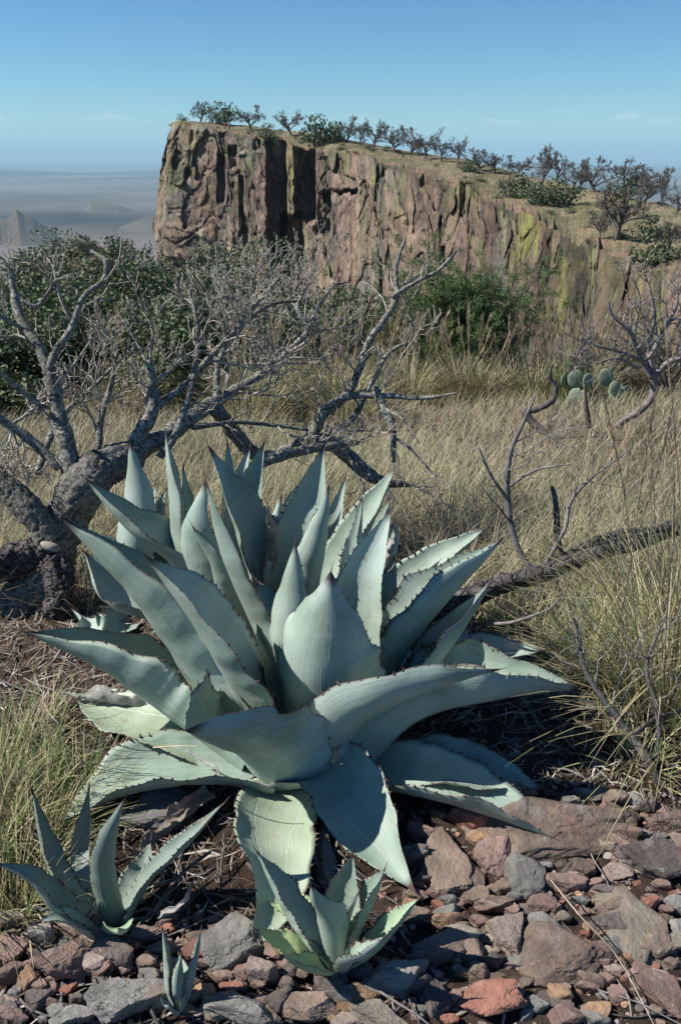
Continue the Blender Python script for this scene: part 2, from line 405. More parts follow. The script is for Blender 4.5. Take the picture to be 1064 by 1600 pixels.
# the end of the headland turns away from the viewer
e = rimp[-1]; bx = np.linspace(0.02, 1, 90)
back = np.stack([e[0]+np.sin(bx*1.2)*14-1.0*np.sin(bx*3.1), e[1]+bx*70, e[2]-bx*1.0], -1)
rimf = np.concatenate([rimp, back]); ns = len(rimf)
tang = unit(np.gradient(rimf[:, :2], axis=0)); k_ = np.ones(25)/25
tx = np.convolve(np.pad(tang[:, 0], 12, 'edge'), k_, 'valid'); ty = np.convolve(np.pad(tang[:, 1], 12, 'edge'), k_, 'valid')
outn = unit(np.stack([-ty, tx], -1))       # going right to left: outward is to the viewer's side
if outn[300, 1] > 0: outn = -outn
arc = np.concatenate([[0], np.cumsum(np.linalg.norm(np.diff(rimf[:, :2], axis=0), axis=1))])
nt = 300; tt = np.linspace(0, 1, nt)**1.15
hh = np.interp(arc, [0, 40, 90, arc[-1]], [34, 50, 75, 95])
A = np.repeat(arc[None], nt, 0); Z = tt[:, None]*hh[None]
base = rimf[None]+0*tt[:, None, None]; base = base.copy(); base[..., 2] -= Z
PX, PY = project(base.reshape(-1, 3)); PX = PX.reshape(nt, ns); PY = PY.reshape(nt, ns)
PX[:, npx:] = 200.0
def worley(a, z, s):
    ia = np.floor(a).astype(np.int64); iz = np.floor(z).astype(np.int64)
    best = np.full(a.shape, 9.0); sec = best.copy(); val = np.zeros(a.shape)
    for da in (-1, 0, 1):
        for dz in (-1, 0, 1):
            ca, cz = ia+da, iz+dz; o = ca*0
            fa_, fz = ca+0.1+0.8*_h(ca, cz, o, s), cz+0.1+0.8*_h(ca, cz, o+1, s)
            d = np.hypot(a-fa_, z-fz)
            v = _h(ca, cz, o+2, s)-0.5+(_h(ca, cz, o+3, s)-0.5)*1.3*(a-fa_)+(_h(ca, cz, o+4, s)-0.5)*1.0*(z-fz)
            m = d < best; sec = np.where(m, best, np.minimum(sec, d)); val = np.where(m, v, val); best = np.where(m, d, best)
    return val, sec-best
P3 = np.stack([A.ravel(), Z.ravel(), 0*A.ravel()], -1)
wa = 0.8*fbm(P3*[0.12, 0.08, 0], 4, 31).reshape(nt, ns)
AS = A+(0.18+0.35*(1-smooth(20, 70, A)))*Z+1.6*fbm(P3*[0.10, 0.05, 0], 3, 36).reshape(nt, ns)
v1, e1 = worley(AS/24+wa*0.7, Z/26+wa*0.6, 1); v2, e2 = worley(AS/9.5+wa*1.0, Z/11+wa, 2); v3, e3 = worley(AS/4.0+wa*1.6, Z/4.5+wa, 3)
v4, e4 = worley(AS/1.7+wa*2, Z/1.9+wa*2, 4)
nearfac = np.interp(A, [0, 30, 80, 150], [0.45, 0.6, 0.85, 1.0])
v5, e5 = worley(AS/1.0+wa*3, Z/1.1+wa*3, 5)
off = 2.2*v1+1.1*v2+0.6*v3+0.34*v4+0.16*v5
off -= 0.6*np.exp(-(e1/0.02)**2)+0.35*np.exp(-(e2/0.03)**2)+0.15*np.exp(-(e3/0.05)**2)
off *= nearfac
off += 0.55*fbm(P3*[0.14, 0.10, 0], 5, 33, .55).reshape(nt, ns)
off += 0.16*Z*(1-0.4*smooth(0, 30, Z))
# gullies, pockets and overhangs: px0, px1, y0, y1, depth in metres, edge
WOB = fbm(P3*[0.4, 0.25, 0], 3, 77).reshape(nt, ns)
FACES = [(416, 449, 150, 470, 8.0), (461, 494, 226, 348, 6.5), (440, 474, 335, 470, 8.0), (494, 517, 300, 370, 4.0), (517, 560, 297, 303, 2.0),
 (341, 352, 240, 318, 3), (358, 371, 228, 262, 2.5), (373, 381, 275, 355, 2), (300, 305, 205, 290, .4), (262, 272, 215, 330, .6), (395, 408, 214, 236, .6), (524, 529, 240, 275, .3), (717, 727, 290, 340, .2), (656, 664, 276, 296, .4), (690, 696, 385, 412, .2)]
# broken top edge
topb = smooth(0, 1.6, Z)
off = off*(0.15+0.85*topb)
pdir = unit(rimf[:, :2]); Dr = np.linalg.norm(rimf[:, :2], axis=1)
off = off-0.16*Z*(1-0.4*smooth(0, 30, Z))            # batter is added below
Dd = Dr[None]-off*1.25-0.22*Z*(1-0.4*smooth(0, 40, Z))
# faces that look straight at the viewer stay out of the sun: px0, px1, y0, y1, extra depth
pxs = np.concatenate([spx, np.full(90, 200.0)])
for x0, x1, y0, y1, ex in FACES:
    wob = (1.5+0.12*(x1-x0))*WOB
    D0 = np.interp(x0, spx[::-1], Dr[:npx][::-1])
    inside = smooth(x0-1.5, x0+1.5, PX+wob)*(1-smooth(x1-1, x1+1, PX+wob*.6))*smooth(y0-3, y0+4, PY+wob)*(1-smooth(y1-5, y1+3, PY+wob*1.5))
    Dd += inside*((D0-Dr[None])+ex)
CV = base.copy(); CV[..., 0] = pdir[None, :, 0]*Dd; CV[..., 1] = pdir[None, :, 1]*Dd
CV[:, npx:, :] = base[:, npx:, :]
wl = 1-smooth(262, 345, pxs); wl[npx:] = 1
CV[..., 0] -= (wl[None]*(0.26*np.minimum(Z, 28)*(1-0.35*smooth(18, 40, Z))+0.8*WOB*smooth(0, 5, Z)))
CV[..., 2] += (0.8*v2+0.5*v3+.3*v4)*np.exp(-Z/1.5)
CV[..., 2] -= 2.2*((1-smooth(258, 292, pxs))**2)[None]*np.exp(-Z/6)
V = CV.reshape(-1, 3)
# colour of the rock face
pn = lambda s, *f: fbm(P3*list(f)+[s, s, 0], 4, s).reshape(nt, ns)
c0 = np.array([0.215, 0.152, 0.135]); corange = np.array([0.31, 0.215, 0.155]); cgrey = np.array([0.175, 0.162, 0.150]); cpale = np.array([0.33, 0.275, 0.235]); cyel = np.array([0.31, 0.30, 0.10]); cgreen = np.array([0.135, 0.150, 0.070]); cmaroon = np.array([0.185, 0.125, 0.118])
C = np.ones((nt, ns, 3))*c0
def lay(C, c, m): return C*(1-m[..., None])+c*m[..., None]
C = lay(C, cmaroon, 0.8*smooth(0.0, 0.25, pn(41, 0.09, 0.05, 0)))
lowmid = smooth(300, 380, PY)*(1-smooth(700, 900, PX)); st = smooth(-0.05, 0.22, pn(42, 0.22, 0.035, 0))
C = lay(C, corange, st*(0.12+0.5*lowmid*(1-smooth(560, 700, PX))))
C = lay(C, cpale, smooth(0.18, 0.42, pn(43, 0.5, 0.05, 0))*(0.10+0.6*lowmid*(1-smooth(600, 740, PX))))
C = lay(C, cgrey, 0.75*smooth(0.08, 0.3, pn(44, 0.14, 0.07, 0)))
C = lay(C, cgrey*0.6, 0.7*smooth(0.1, 0.3, pn(45, 0.35, 0.07, 0)))
topz = np.exp(-Z/9.0)
C = lay(C, cgreen, (.55-.35*smooth(700, 900, PX))*smooth(0.0, 0.3, pn(46, 0.25, 0.14, 0)+0.3*topz-0.30))
yl = smooth(0.12, 0.34, pn(47, 0.5, 0.07, 0)+0.18*topz-0.18)*(0.10+0.12*smooth(600, 760, PX))
YN = [pn(80, 0.9, 0.16, 0), pn(81, 0.7, 0.12, 0), pn(82, 1.2, 0.2, 0)]; YF = pn(48, 2.0, 0.6, 0)
for px_, y0, y1, w, s in [(460, 222, 312, 6, 1), (452, 235, 280, 4, .6), (819, 330, 405, 12, 1.0), (812, 388, 412, 16, 1.1), (836, 345, 408, 9, .7), (584, 255, 300, 7, .6), (626, 275, 345, 9, .6), (660, 270, 300, 8, .6), (738, 290, 320, 9, .5), (735, 370, 390, 8, .5), (878, 400, 520, 9, .8), (850, 470, 500, 11, .9), (915, 395, 420, 10, .7), (998, 425, 560, 9, .95), (1030, 450, 540, 8, .5), (880, 380, 392, 14, .4), (820, 450, 460, 8, .7), (378, 245, 330, 4, .4), (328, 270, 330, 4, .4), (895, 480, 560, 8, .5), (905, 372, 380, 16, .5), (790, 340, 400, 7, .5)]:
    n_ = YN[int(px_) % 3]
    wx = px_+7*n_+0.10*(PY-y0)*-0.3
    yl = np.maximum(yl, s*np.exp(-((PX-wx)/w)**2)*smooth(y0-6, y0+8, PY)*(1-smooth(y1-14, y1+8, PY))*smooth(-0.45, 0.15, n_+YF))
C = lay(C, cyel, np.clip(yl, 0, 1)*smooth(-0.5, 0.0, pn(49, 2.5, 1.2, 0)))
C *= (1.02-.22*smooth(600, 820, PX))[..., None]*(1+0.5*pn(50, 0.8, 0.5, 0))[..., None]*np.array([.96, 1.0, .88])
C *= (1+0.3*v3+.25*v2+.22*v4+.2*v5)[..., None]  # paler on blocks that stand out, darker on set back ones
C *= (1-.45*np.exp(-(e2/.035)**2)-.3*np.exp(-(e3/.04)**2))[..., None]  # darker along the cracks between blocks
cliff_root = empty('mesa', tuple(map(float, W(640, 262, 140))), kind='structure', label='long rocky mesa with a sheer cliff face')
def keep(o, root):
    o.parent = root; o.matrix_parent_inverse = Matrix.Translation(-Vector(root.location)); return o
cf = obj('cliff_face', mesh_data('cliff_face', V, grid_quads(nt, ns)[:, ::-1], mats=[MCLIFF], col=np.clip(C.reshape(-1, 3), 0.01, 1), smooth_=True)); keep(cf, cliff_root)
# grassy top from the rim back over the skyline
nr = 70; top = []
topedge = CV[0]; ke = np.ones(41)/41
smedge = np.stack([np.convolve(np.pad(topedge[:, i], 20, 'edge'), ke, 'valid') for i in range(3)], -1)
rough_edge = topedge
sk = np.concatenate([skyp, np.stack([back[:, 0]+bx*10+8, back[:, 1]+8, back[:, 2]+0.4], -1)])
for k in range(nr):
    t = k/(nr-1)*2.4
    topedge = rough_edge*(1-min(1, k/5))+smedge*min(1, k/5)
    P = topedge*(1-min(t, 1))+sk*min(t, 1)
    if t > 1: ln_ = np.linalg.norm(sk-topedge, axis=1); P[:, 1] += (t-1)*ln_; P[:, 0] += (t-1)*ln_*.35
    if t > 1: P[:, 2] = sk[:, 2]-(t-1)**1.3*3.2*np.linalg.norm(sk-topedge, axis=1)*0.12
    else: P[:, 2] = topedge[:, 2]*(1-t)+sk[:, 2]*t
    P = P.copy(); amp = min(1, k/6)
    P[:, 2] += amp*(0.35*fbm(P*[0.22, 0.22, 0], 4, 60)+0.12*fbm(P*[1.2, 1.2, 0], 3, 61))
    top.append(P)
TP = np.array(top); TV = TP.reshape(-1, 3)
nn = fbm(TV*[0.18, 0.18, 0], 4, 62); nn2 = fbm(TV*[0.6, 0.6, 0], 4, 63)
edgef = np.repeat(np.exp(-np.arange(nr)/5.0), ns)
tc = np.array([0.190, 0.162, 0.100])*(1+0.5*nn2)[:, None]
tc = tc*(1-smooth(0.0, 0.3, nn)[:, None]*0.8)+np.array([0.115, 0.115, 0.060])*smooth(0.0, 0.3, nn)[:, None]*0.8
rd = (smooth(0.05, 0.3, nn2+edgef*0.5-0.1)*np.clip(edgef*1.4, 0, 1))[:, None]
tc = tc*(1-rd)+np.array([0.200, 0.135, 0.095])*rd
mt = obj('mesa_top', mesh_data('mesa_top', TV, grid_quads(nr, ns)[:, ::-1], mats=[mat_tint('mesa_soil', 0.95, 0.1, 2.0, 0.55, 1.35, bump=0.3)], col=np.clip(tc, 0.02, 1))); keep(mt, cliff_root)
def mesa_point(px, py):
    """point of the mesa top seen at px with its foot at height py between rim and skyline"""
    i = int(np.argmin(np.abs(spx-px))); best = None
    P = TP[:, max(0, i-60):i+60].reshape(-1, 3)
    qx, qy = project(P); k = np.argmin((qx-px)**2*1.0+(qy-py)**2*2+ (np.repeat(np.arange(nr), TP[:, max(0, i-60):i+60].shape[1]) > 32)*1e4)
    return P[k]
# ------------------------------------------------------------------ agaves
def catmull(P, n):
    P = np.asarray(P, float)
    Q = np.vstack([2*P[0]-P[1], P, 2*P[-1]-P[-2]])
    d = np.linalg.norm(np.diff(P, axis=0), axis=1); c = np.concatenate([[0], np.cumsum(d)]); c /= c[-1]
    out = []
    for t in np.linspace(0, 1, n):
        i = min(np.searchsorted(c, t, 'right')-1, len(P)-2); f = (t-c[i])/(c[i+1]-c[i])
        a, b, c_, d_ = Q[i], Q[i+1], Q[i+2], Q[i+3]
        out.append(0.5*((2*b)+(-a+c_)*f+(2*a-5*b+4*c_-d_)*f*f+(-a+3*b-3*c_+d_)*f**3))
    return np.array(out)
WP = ([0, 0.12, 0.3, 0.45, 0.6, 0.75, 0.88, 0.95, 1.0], [0.85, 0.80, 0.93, 1.0, 0.90, 0.62, 0.28, 0.11, 0.012])
WPL = ([0, 0.12, 0.3, 0.45, 0.6, 0.75, 0.88, 0.95, 1.0], [0.95, 0.90, 0.98, 0.98, 0.80, 0.53, 0.24, 0.10, 0.012])
def leaf_geo(path, width, radial, cup=0.35, twist=(0, 0), wave=0.03, thick=0.016, seed=0, prof=WP, teeth=True, tooth=0.010, tip_curl=0.0, gap=0.026, tint=1.0):
    nt_, nu = 54, 15
    width = width*1.10*(1+0.8*(cup*1.6/math.sin(min(cup*1.6, 1.5))-1))
    P = catmull(path, nt_); T = unit(np.gradient(P, axis=0))
    r = np.array([radial[0], radial[1], 0.0]); r = unit(r)
    S0 = np.cross(np.array([0, 0, 1.0]), r)
    S = unit(S0[None]-T*(T@S0)[:, None])
    Nn = np.cross(T, S)                               # towards the axis / sky side
    if (Nn[nt_//3]@(np.array([0, 0, 1.0])-r*0.7)) < 0: Nn = -Nn
    v = np.linspace(0, 1, nt_)
    tw = np.radians(twist[0]+(twist[1]-twist[0])*v**1.3)
    S, Nn = S*np.cos(tw)[:, None]+Nn*np.sin(tw)[:, None], -S*np.sin(tw)[:, None]+Nn*np.cos(tw)[:, None]
    w = np.interp(v, *prof); 
    kk = np.array([1, 2, 3, 2, 1.])/9; w = np.convolve(np.pad(w, 2, 'edge'), kk, 'valid')
    w = w*width/2; w[-1] = width*0.004
    rs = np.random.default_rng(seed+100)
    u = np.linspace(-1, 1, nu)
    ph = rs.uniform(0, 6.28, 4)
    wv = wave*width*(np.sin(v*13+ph[0])[:, None]*np.abs(np.minimum(u, 0))[None]**3+np.sin(v*11+ph[1])[:, None]*np.maximum(u, 0)[None]**3+0.7*np.sin(v*27+ph[2])[:, None]*(u**5)[None])*np.sin(v*3.1)[:, None]
    wsc = (1+0.03*np.sin(v*31+ph[3])+0.02*np.sin(v*57))
    ang = cup*1.9*(0.35+0.65*np.minimum(1, v*1.6+0.35))
    a = np.maximum(ang, 1e-3)[:, None]*u[None]           # arc cross section
    rad_ = (w*wsc/np.maximum(ang, 1e-3))[:, None]
    lat = rad_*np.sin(a); up = rad_*(1-np.cos(a))+wv
    th = (thick*(1-0.75*v)*np.minimum(1, (1-v)*6+0.05))[:, None]*(1-np.abs(u[None])**2.2*0.93)
    th = th*(1+0.9*(1-v[:, None])**3)
    Vt = P[:, None]+S[:, None]*lat[..., None]+Nn[:, None]*up[..., None]
    # gentle dents
    dn = 0.012*width*fbm(Vt.reshape(-1, 3)*13+seed, 2, seed).reshape(nt_, nu)
    Vt = Vt+Nn[:, None]*dn[..., None]
    Vb = Vt-Nn[:, None]*th[..., None]
    n = nt_*nu
    V = np.concatenate([Vt.reshape(-1, 3), Vb.reshape(-1, 3)])
    q1 = grid_quads(nt_, nu); q2 = grid_quads(nt_, nu, n)[:, ::-1]
    i = np.arange(nt_-1)*nu; e1_ = np.stack([i+n, i, i+nu, i+nu+n], -1)
    j = i+nu-1; e2_ = np.stack([j, j+n, j+nu+n, j+nu], -1)
    k = (nt_-1)*nu+np.arange(nu-1); e3_ = np.stack([k, k+1, k+1+n, k+n], -1)[:, ::-1]
    q = np.concatenate([q1, q2, e1_, e2_, e3_])
    uv = np.stack([np.tile((u+1)/2, nt_), np.repeat(v, nu)], -1); uv = np.concatenate([uv, uv])
    colr = np.ones((2*n, 3))*(tint if hasattr(tint, '__len__') else np.array([tint]*3))
    lf = (V, q, uv, colr)
    # teeth on both margins and the terminal spine
    TV_, TT = [], []
    def cone(b, ax, side, nrm, L, wd, bend):
        k0 = len(TV_)
        s2 = np.cross(ax, side)
        for (f, rr_) in ((0, 1.0), (0.5, 0.45)):
            c = b+ax*L*f+side*bend*L*f*f
            for an in (0, 1.57, 3.14, 4.71): TV_.append(c+side*math.cos(an)*wd*rr_+s2*math.sin(an)*wd*rr_*0.6)
        TV_.append(b+ax*L+side*bend*L)
        for m in range(4):
            m2 = (m+1) % 4
            TT.extend([(k0+m, k0+m2, k0+4+m2), (k0+m, k0+4+m2, k0+4+m), (k0+4+m, k0+4+m2, k0+8)])
    if teeth:
        seg = np.linalg.norm(np.diff(P, axis=0), axis=1); c = np.concatenate([[0], np.cumsum(seg)]); L_ = c[-1]
        for sd, ui in ((-1, 0), (1, nu-1)):
            d = L_*0.10+rs.uniform(0, gap)
            while d < L_*0.93:
                f = np.interp(d, c, np.arange(nt_)); i0 = int(f); fr = f-i0; i1 = min(i0+1, nt_-1)
                b = Vt[i0, ui]*(1-fr)+Vt[i1, ui]*fr; tdir = T[i0]
                inn = Vt[i0, ui+(1 if sd < 0 else -1)]
                ax = unit(b-inn); sz = tooth*rs.uniform(0.7, 1.25)*(0.65+0.5*math.sin(min(1, d/L_*1.2)*3.0))
                bend = rs.choice([-0.55, 0.35, 0.5]) if rs.random() < 0.5 else rs.uniform(-.3, .5)
                cone(b-ax*0.002, ax, tdir, None, sz, sz*0.36, bend)
                d += gap*rs.uniform(0.65, 1.35)*(1-0.35*d/L_)
        cone(P[-3], T[-1], S[-1], None, np.linalg.norm(P[-1]-P[-3])+tooth*2.6, max(0.0028, tooth*0.28), 0.05)
    return lf, (np.array(TV_), np.array(TT))
def agave(name, C0, leaves, label, scale_tooth=1.0, group=None, tooth=0.0105, gap=0.030, thick=0.016):
    C0 = np.array(C0)
    root = empty(name, tuple(map(float, C0)), label=label, cat='agave', group=group)
    for i, L in enumerate(leaves):
        L = dict(L); path = np.array(L.pop('path')); lab = L.pop('label', None)
        r = L.pop('radial', None)
        if r is None:
            d = path[-1]-C0; r = (d[0], d[1])
        g, tg = leaf_geo(path, radial=r, seed=i*7+int(abs(C0[0])*100), tooth=L.pop('tooth', tooth), gap=gap, thick=L.pop('thick', thick), **L)
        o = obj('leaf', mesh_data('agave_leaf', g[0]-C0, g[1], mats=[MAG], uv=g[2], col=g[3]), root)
        if lab: o['label'] = lab
        if len(tg[0]): obj('teeth', mesh_data('agave_teeth', tg[0]-C0, None, tg[1], mats=[MSPINE], smooth_=False), o, kind='stuff')
    # stubby trunk the leaves grow from
    return root
SHIFT = 0.0
def LF(pts, wpx, **k):
    """leaf along photo points (px,py,D), wpx wide (photo pixels at its middle)"""
    pts = [(a, b, c+SHIFT) for a, b, c in pts]
    P = [W(*p) for p in pts]
    for i, (a, b, c) in enumerate(pts):       # no leaf dips into the soil
        cl = (0.0, 0.045, 0.045, 0.022)[min(i, 3)]
        for _ in range(60):
            if P[i][2] >= Hs(P[i][0], P[i][1])+cl: break
            c -= 0.01; P[i] = W(a, b, c)
    mid = P[len(P)//2]; depth = mid[1]*cp-(mid[2]-CAMH)*sp
    d = dict(path=P, width=wpx*depth/FPX); d.update(k); return d
C1 = W(470, 1185, 1.62)
front = [
 # upright inner leaves
 LF([(500,1165,1.56),(488,1060,1.50),(500,975,1.49),(517,893,1.50)], 195, cup=0.80, radial=(-0.45,-1), wave=0.02),
 LF([(535,1140,1.66),(558,1020,1.70),(575,900,1.73),(613,790,1.78)], 105, cup=0.55, radial=(0.35,0.55), wave=0.02),
 LF([(470,1120,1.72),(405,985,1.80),(352,870,1.80),(320,745,1.80)], 98, cup=0.50, radial=(-0.75,-0.25), wave=0.015),
 LF([(440,1165,1.58),(365,1060,1.55),(290,945,1.52),(226,868,1.50)], 178, cup=0.55, radial=(-1,-0.1), twist=(10,0), wave=0.02),
 LF([(420,1180,1.60),(318,1070,1.60),(212,930,1.60),(95,806,1.62)], 150, cup=0.95, radial=(-1,-0.1), twist=(14,8), wave=0.025, prof=WPL),
 LF([(400,1165,1.68),(300,1040,1.72),(215,930,1.76),(160,870,1.80)], 120, cup=0.7, radial=(-1,0.1)),
 LF([(390,1190,1.62),(265,1110,1.62),(150,1035,1.62),(38,988,1.60)], 140, cup=0.9, radial=(-1,-0.05), twist=(24,18), wave=0.025),
 LF([(370,1185,1.70),(285,1150,1.74),(195,1120,1.78),(112,1083,1.80)], 105, cup=0.35, radial=(-1,0.35), tint=(1.12,1.08,0.92), wave=0.03),
 # right side
 LF([(575,1130,1.72),(620,1030,1.74),(690,940,1.78),(790,838,1.84)], 112, cup=0.90, radial=(0.9,0.1), twist=(-14,-16)),
 LF([(575,1060,1.88),(620,960,1.94),(680,890,2.0),(762,822,2.06)], 88, cup=0.7, radial=(0.9,0.4)),
 LF([(505,1185,1.55),(560,1125,1.45),(660,1078,1.42),(785,1045,1.44)], 132, cup=0.7, radial=(1,-0.25), twist=(-48,-30), prof=WPL),
 LF([(570,1185,1.62),(650,1115,1.58),(770,1085,1.58),(908,1074,1.60)], 150, cup=0.9, radial=(1,-0.15), twist=(-20,-8)),
 LF([(600,1120,1.82),(680,1055,1.86),(765,1030,1.9),(853,1014,1.92)], 105, cup=0.55, radial=(1,0.3)),
 LF([(600,1080,1.98),(640,1030,2.0),(690,1003,2.02),(742,982,2.05)], 70, cup=0.6, radial=(1,0.5), tint=0.8),  # lower tint: the shadow on this leaf is put into its colour
 # low, front
 LF([(430,1215,1.55),(392,1180,1.40),(340,1160,1.30),(290,1142,1.22)], 205, cup=0.85, radial=(-0.55,-1), twist=(0,8), prof=([0,.12,.3,.45,.6,.75,.88,.95,1],[.8,.85,1,1,.92,.70,.38,.16,.01])),
 LF([(420,1215,1.60),(320,1205,1.50),(205,1225,1.42),(88,1288,1.33)], 150, cup=0.5, radial=(-1,-0.35), twist=(12,10), wave=0.025),
 LF([(450,1215,1.56),(520,1215,1.42),(575,1290,1.30),(648,1393,1.20)], 118, cup=0.50, radial=(0.55,-0.9), twist=(5,40), wave=0.05),
 LF([(560,1205,1.66),(650,1222,1.60),(760,1262,1.52),(882,1318,1.46)], 125, cup=0.62, radial=(1,-0.35), twist=(0,-25), wave=0.03),
 LF([(450,1225,1.52),(425,1300,1.36),(430,1400,1.25),(388,1488,1.14)], 135, cup=0.40, radial=(-0.1,-1), twist=(0,-35), tint=(1.10,1.06,0.90), wave=0.03, prof=([0,.12,.3,.45,.6,.75,.88,.95,1],[.8,.9,1,.98,.85,.6,.3,.13,.01])),
 LF([(610,1200,1.72),(690,1200,1.74),(770,1215,1.74),(850,1232,1.74)], 105, cup=0.4, radial=(1,0.1), tint=0.9),  # filler leaf, its shade painted in by the tint
 LF([(560,1130,1.80),(590,1000,1.9),(600,900,1.98),(618,812,2.02)], 80, cup=0.5, radial=(0.5,0.8)),
 LF([(460,1130,1.70),(440,1030,1.76),(425,960,1.84),(400,905,1.9)], 100, cup=0.6, radial=(-0.3,0.4)),
]
front += [
 LF([(480,1120,1.66),(445,1010,1.68),(452,920,1.72),(462,845,1.76)], 80, cup=0.6, radial=(-0.2,-0.4)),
 LF([(350,1120,1.66),(290,1040,1.68),(245,960,1.70),(185,880,1.74)], 100, cup=0.8, radial=(-1,0.05), twist=(14,0)),
 LF([(540,1100,1.80),(560,960,1.88),(560,860,1.92),(566,770,1.96)], 62, cup=0.7, radial=(0.5,0.3)),
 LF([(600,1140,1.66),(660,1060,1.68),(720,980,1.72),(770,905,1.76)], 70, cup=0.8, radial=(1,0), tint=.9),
]
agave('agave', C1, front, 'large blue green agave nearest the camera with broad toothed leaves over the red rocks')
C2 = W(420, 985, 2.15)
rear = [
 LF([(365,960,2.1),(285,870,2.1),(268,770,2.12),(258,668,2.14)], 74, cup=0.45, radial=(-1,-0.1)),
 LF([(390,985,2.02),(318,910,1.96),(300,835,1.94),(322,748,1.95)], 96, cup=0.45, radial=(-0.6,-0.8)),
 LF([(440,985,2.10),(405,890,2.08),(368,790,2.06),(325,695,2.08)], 92, cup=0.55, radial=(-0.5,0.3)),
 LF([(420,960,2.2),(385,870,2.25),(362,780,2.3),(355,684,2.35)], 40, cup=0.5, radial=(-0.3,1)),
 LF([(410,960,2.25),(378,850,2.35),(372,770,2.4),(392,694,2.45)], 50, cup=0.5, radial=(0.1,1)),
 LF([(400,960,2.2),(378,860,2.25),(390,770,2.28),(414,688,2.3)], 62, cup=0.5, radial=(0.1,1)),
 LF([(445,1000,2.05),(462,900,2.05),(485,800,2.08),(507,692,2.10)], 92, cup=0.55, radial=(0.3,0.8)),
 LF([(475,1010,1.98),(490,920,1.95),(507,835,1.95),(515,755,1.96)], 60, cup=1.25, radial=(0.9,-0.4)),
 LF([(480,1000,2.1),(525,905,2.14),(575,815,2.18),(620,725,2.2)], 82, cup=0.55, radial=(0.8,0.4)),
 LF([(490,960,2.2),(510,880,2.25),(525,810,2.3),(541,742,2.33)], 38, cup=0.5, radial=(0.5,0.9)),
 LF([(430,960,2.25),(430,880,2.32),(455,800,2.38),(482,738,2.4)], 50, cup=0.5, radial=(0.4,0.9)),
 LF([(360,985,2.1),(280,880,2.06),(200,820,2.04),(131,745,2.05)], 88, cup=0.75, radial=(-1,-0.1), twist=(0,-8)),
 LF([(340,1000,2.1),(250,960,2.1),(170,930,2.12),(130,860,2.2)], 105, cup=0.6, radial=(-1,0.1), tint=0.9),
 LF([(520,1010,2.1),(560,960,2.15),(600,890,2.2),(628,850,2.25)], 66, cup=0.5, radial=(0.9,0.4)),
]
rear += [
 LF([(455,990,2.12),(440,900,2.1),(430,840,2.1),(440,770,2.12)], 50, cup=0.6, radial=(0,-0.3)),
 LF([(380,990,2.0),(345,930,1.95),(330,880,1.93),(300,820,1.92)], 70, cup=0.6, radial=(-0.8,-0.6)),
 LF([(520,990,2.15),(560,900,2.2),(590,840,2.25),(612,775,2.28)], 60, cup=0.6, radial=(0.9,0.3)),
 LF([(350,960,2.2),(300,880,2.25),(290,800,2.3),(286,725,2.32)], 46, cup=0.6, radial=(-.6,.6)),
]
agave('agave', C2, rear, 'second tall blue green agave standing behind the largest one, its spiky leaves upright')
C3 = W(220, 935, 2.5)
agave('agave', C3, [
 LF([(225,930,2.45),(205,860,2.42),(212,780,2.45),(203,688,2.5)], 66, cup=0.5, radial=(-0.2,-0.8)),
 LF([(235,930,2.5),(228,870,2.5),(238,810,2.55),(244,752,2.6)], 52, cup=0.5, radial=(0.4,0.5)),
 LF([(215,930,2.45),(190,880,2.4),(160,850,2.4),(140,862,2.36)], 70, cup=0.6, radial=(-1,-0.3)),
 LF([(205,960,2.35),(165,990,2.25),(135,975,2.2),(110,948,2.2)], 60, cup=0.6, radial=(-1,-0.5)),
 LF([(245,935,2.5),(262,870,2.5),(255,800,2.6),(262,760,2.6)], 50, cup=0.5, radial=(0.8,0.5)),
], 'dull agave half hidden between the lichen covered trunk and the rear rosette')
# small rosettes
SHIFT = -0.115
C4 = W(520, 1495, 1.02)
agave('small_agave', C4, [
 LF([(522,1500,1.12),(512,1440,1.10),(494,1410,1.085),(486,1382,1.08)], 56, cup=0.7, radial=(-.3,-1)),
 LF([(520,1500,1.14),(470,1450,1.15),(432,1390,1.17),(400,1328,1.19)], 58, cup=0.7, radial=(-1,.1)),
 LF([(525,1495,1.16),(535,1430,1.18),(540,1385,1.19),(551,1333,1.2)], 58, cup=0.5, radial=(.2,.8)),
 LF([(535,1500,1.13),(560,1450,1.14),(585,1400,1.15),(602,1356,1.15)], 66, cup=0.55, radial=(.8,-.1)),
 LF([(540,1505,1.11),(585,1480,1.10),(620,1445,1.10),(656,1402,1.10)], 52, cup=0.6, radial=(1,-.2), tint=(1.05,1.12,.9)),
 LF([(510,1505,1.12),(470,1490,1.10),(430,1475,1.09),(400,1452,1.08)], 50, cup=0.5, radial=(-1,-.2), tint=(1.3,1.25,.7)),
 LF([(520,1512,1.10),(500,1515,1.06),(470,1510,1.03),(440,1492,1.01)], 46, cup=0.6, radial=(-.8,-.8), tint=(1.15,1.2,.8)),
 LF([(500,1480,1.16),(470,1430,1.2),(440,1410,1.22),(425,1395,1.24)], 48, cup=0.5, radial=(-.8,.6), tint=(1.2,1.3,.8)),
 LF([(535,1512,1.09),(550,1500,1.05),(575,1490,1.03),(603,1462,1.02)], 44, cup=0.7, radial=(.8,-.8)),
 LF([(528,1495,1.13),(540,1450,1.13),(548,1425,1.14),(560,1395,1.15)], 40, cup=0.8, radial=(.5,-.3)),
], 'small fresh green agave pup below the tip of the big drooping leaf', tooth=0.0075, gap=0.013, thick=0.007)
SHIFT = -0.145
C5 = W(160, 1435, 1.10)
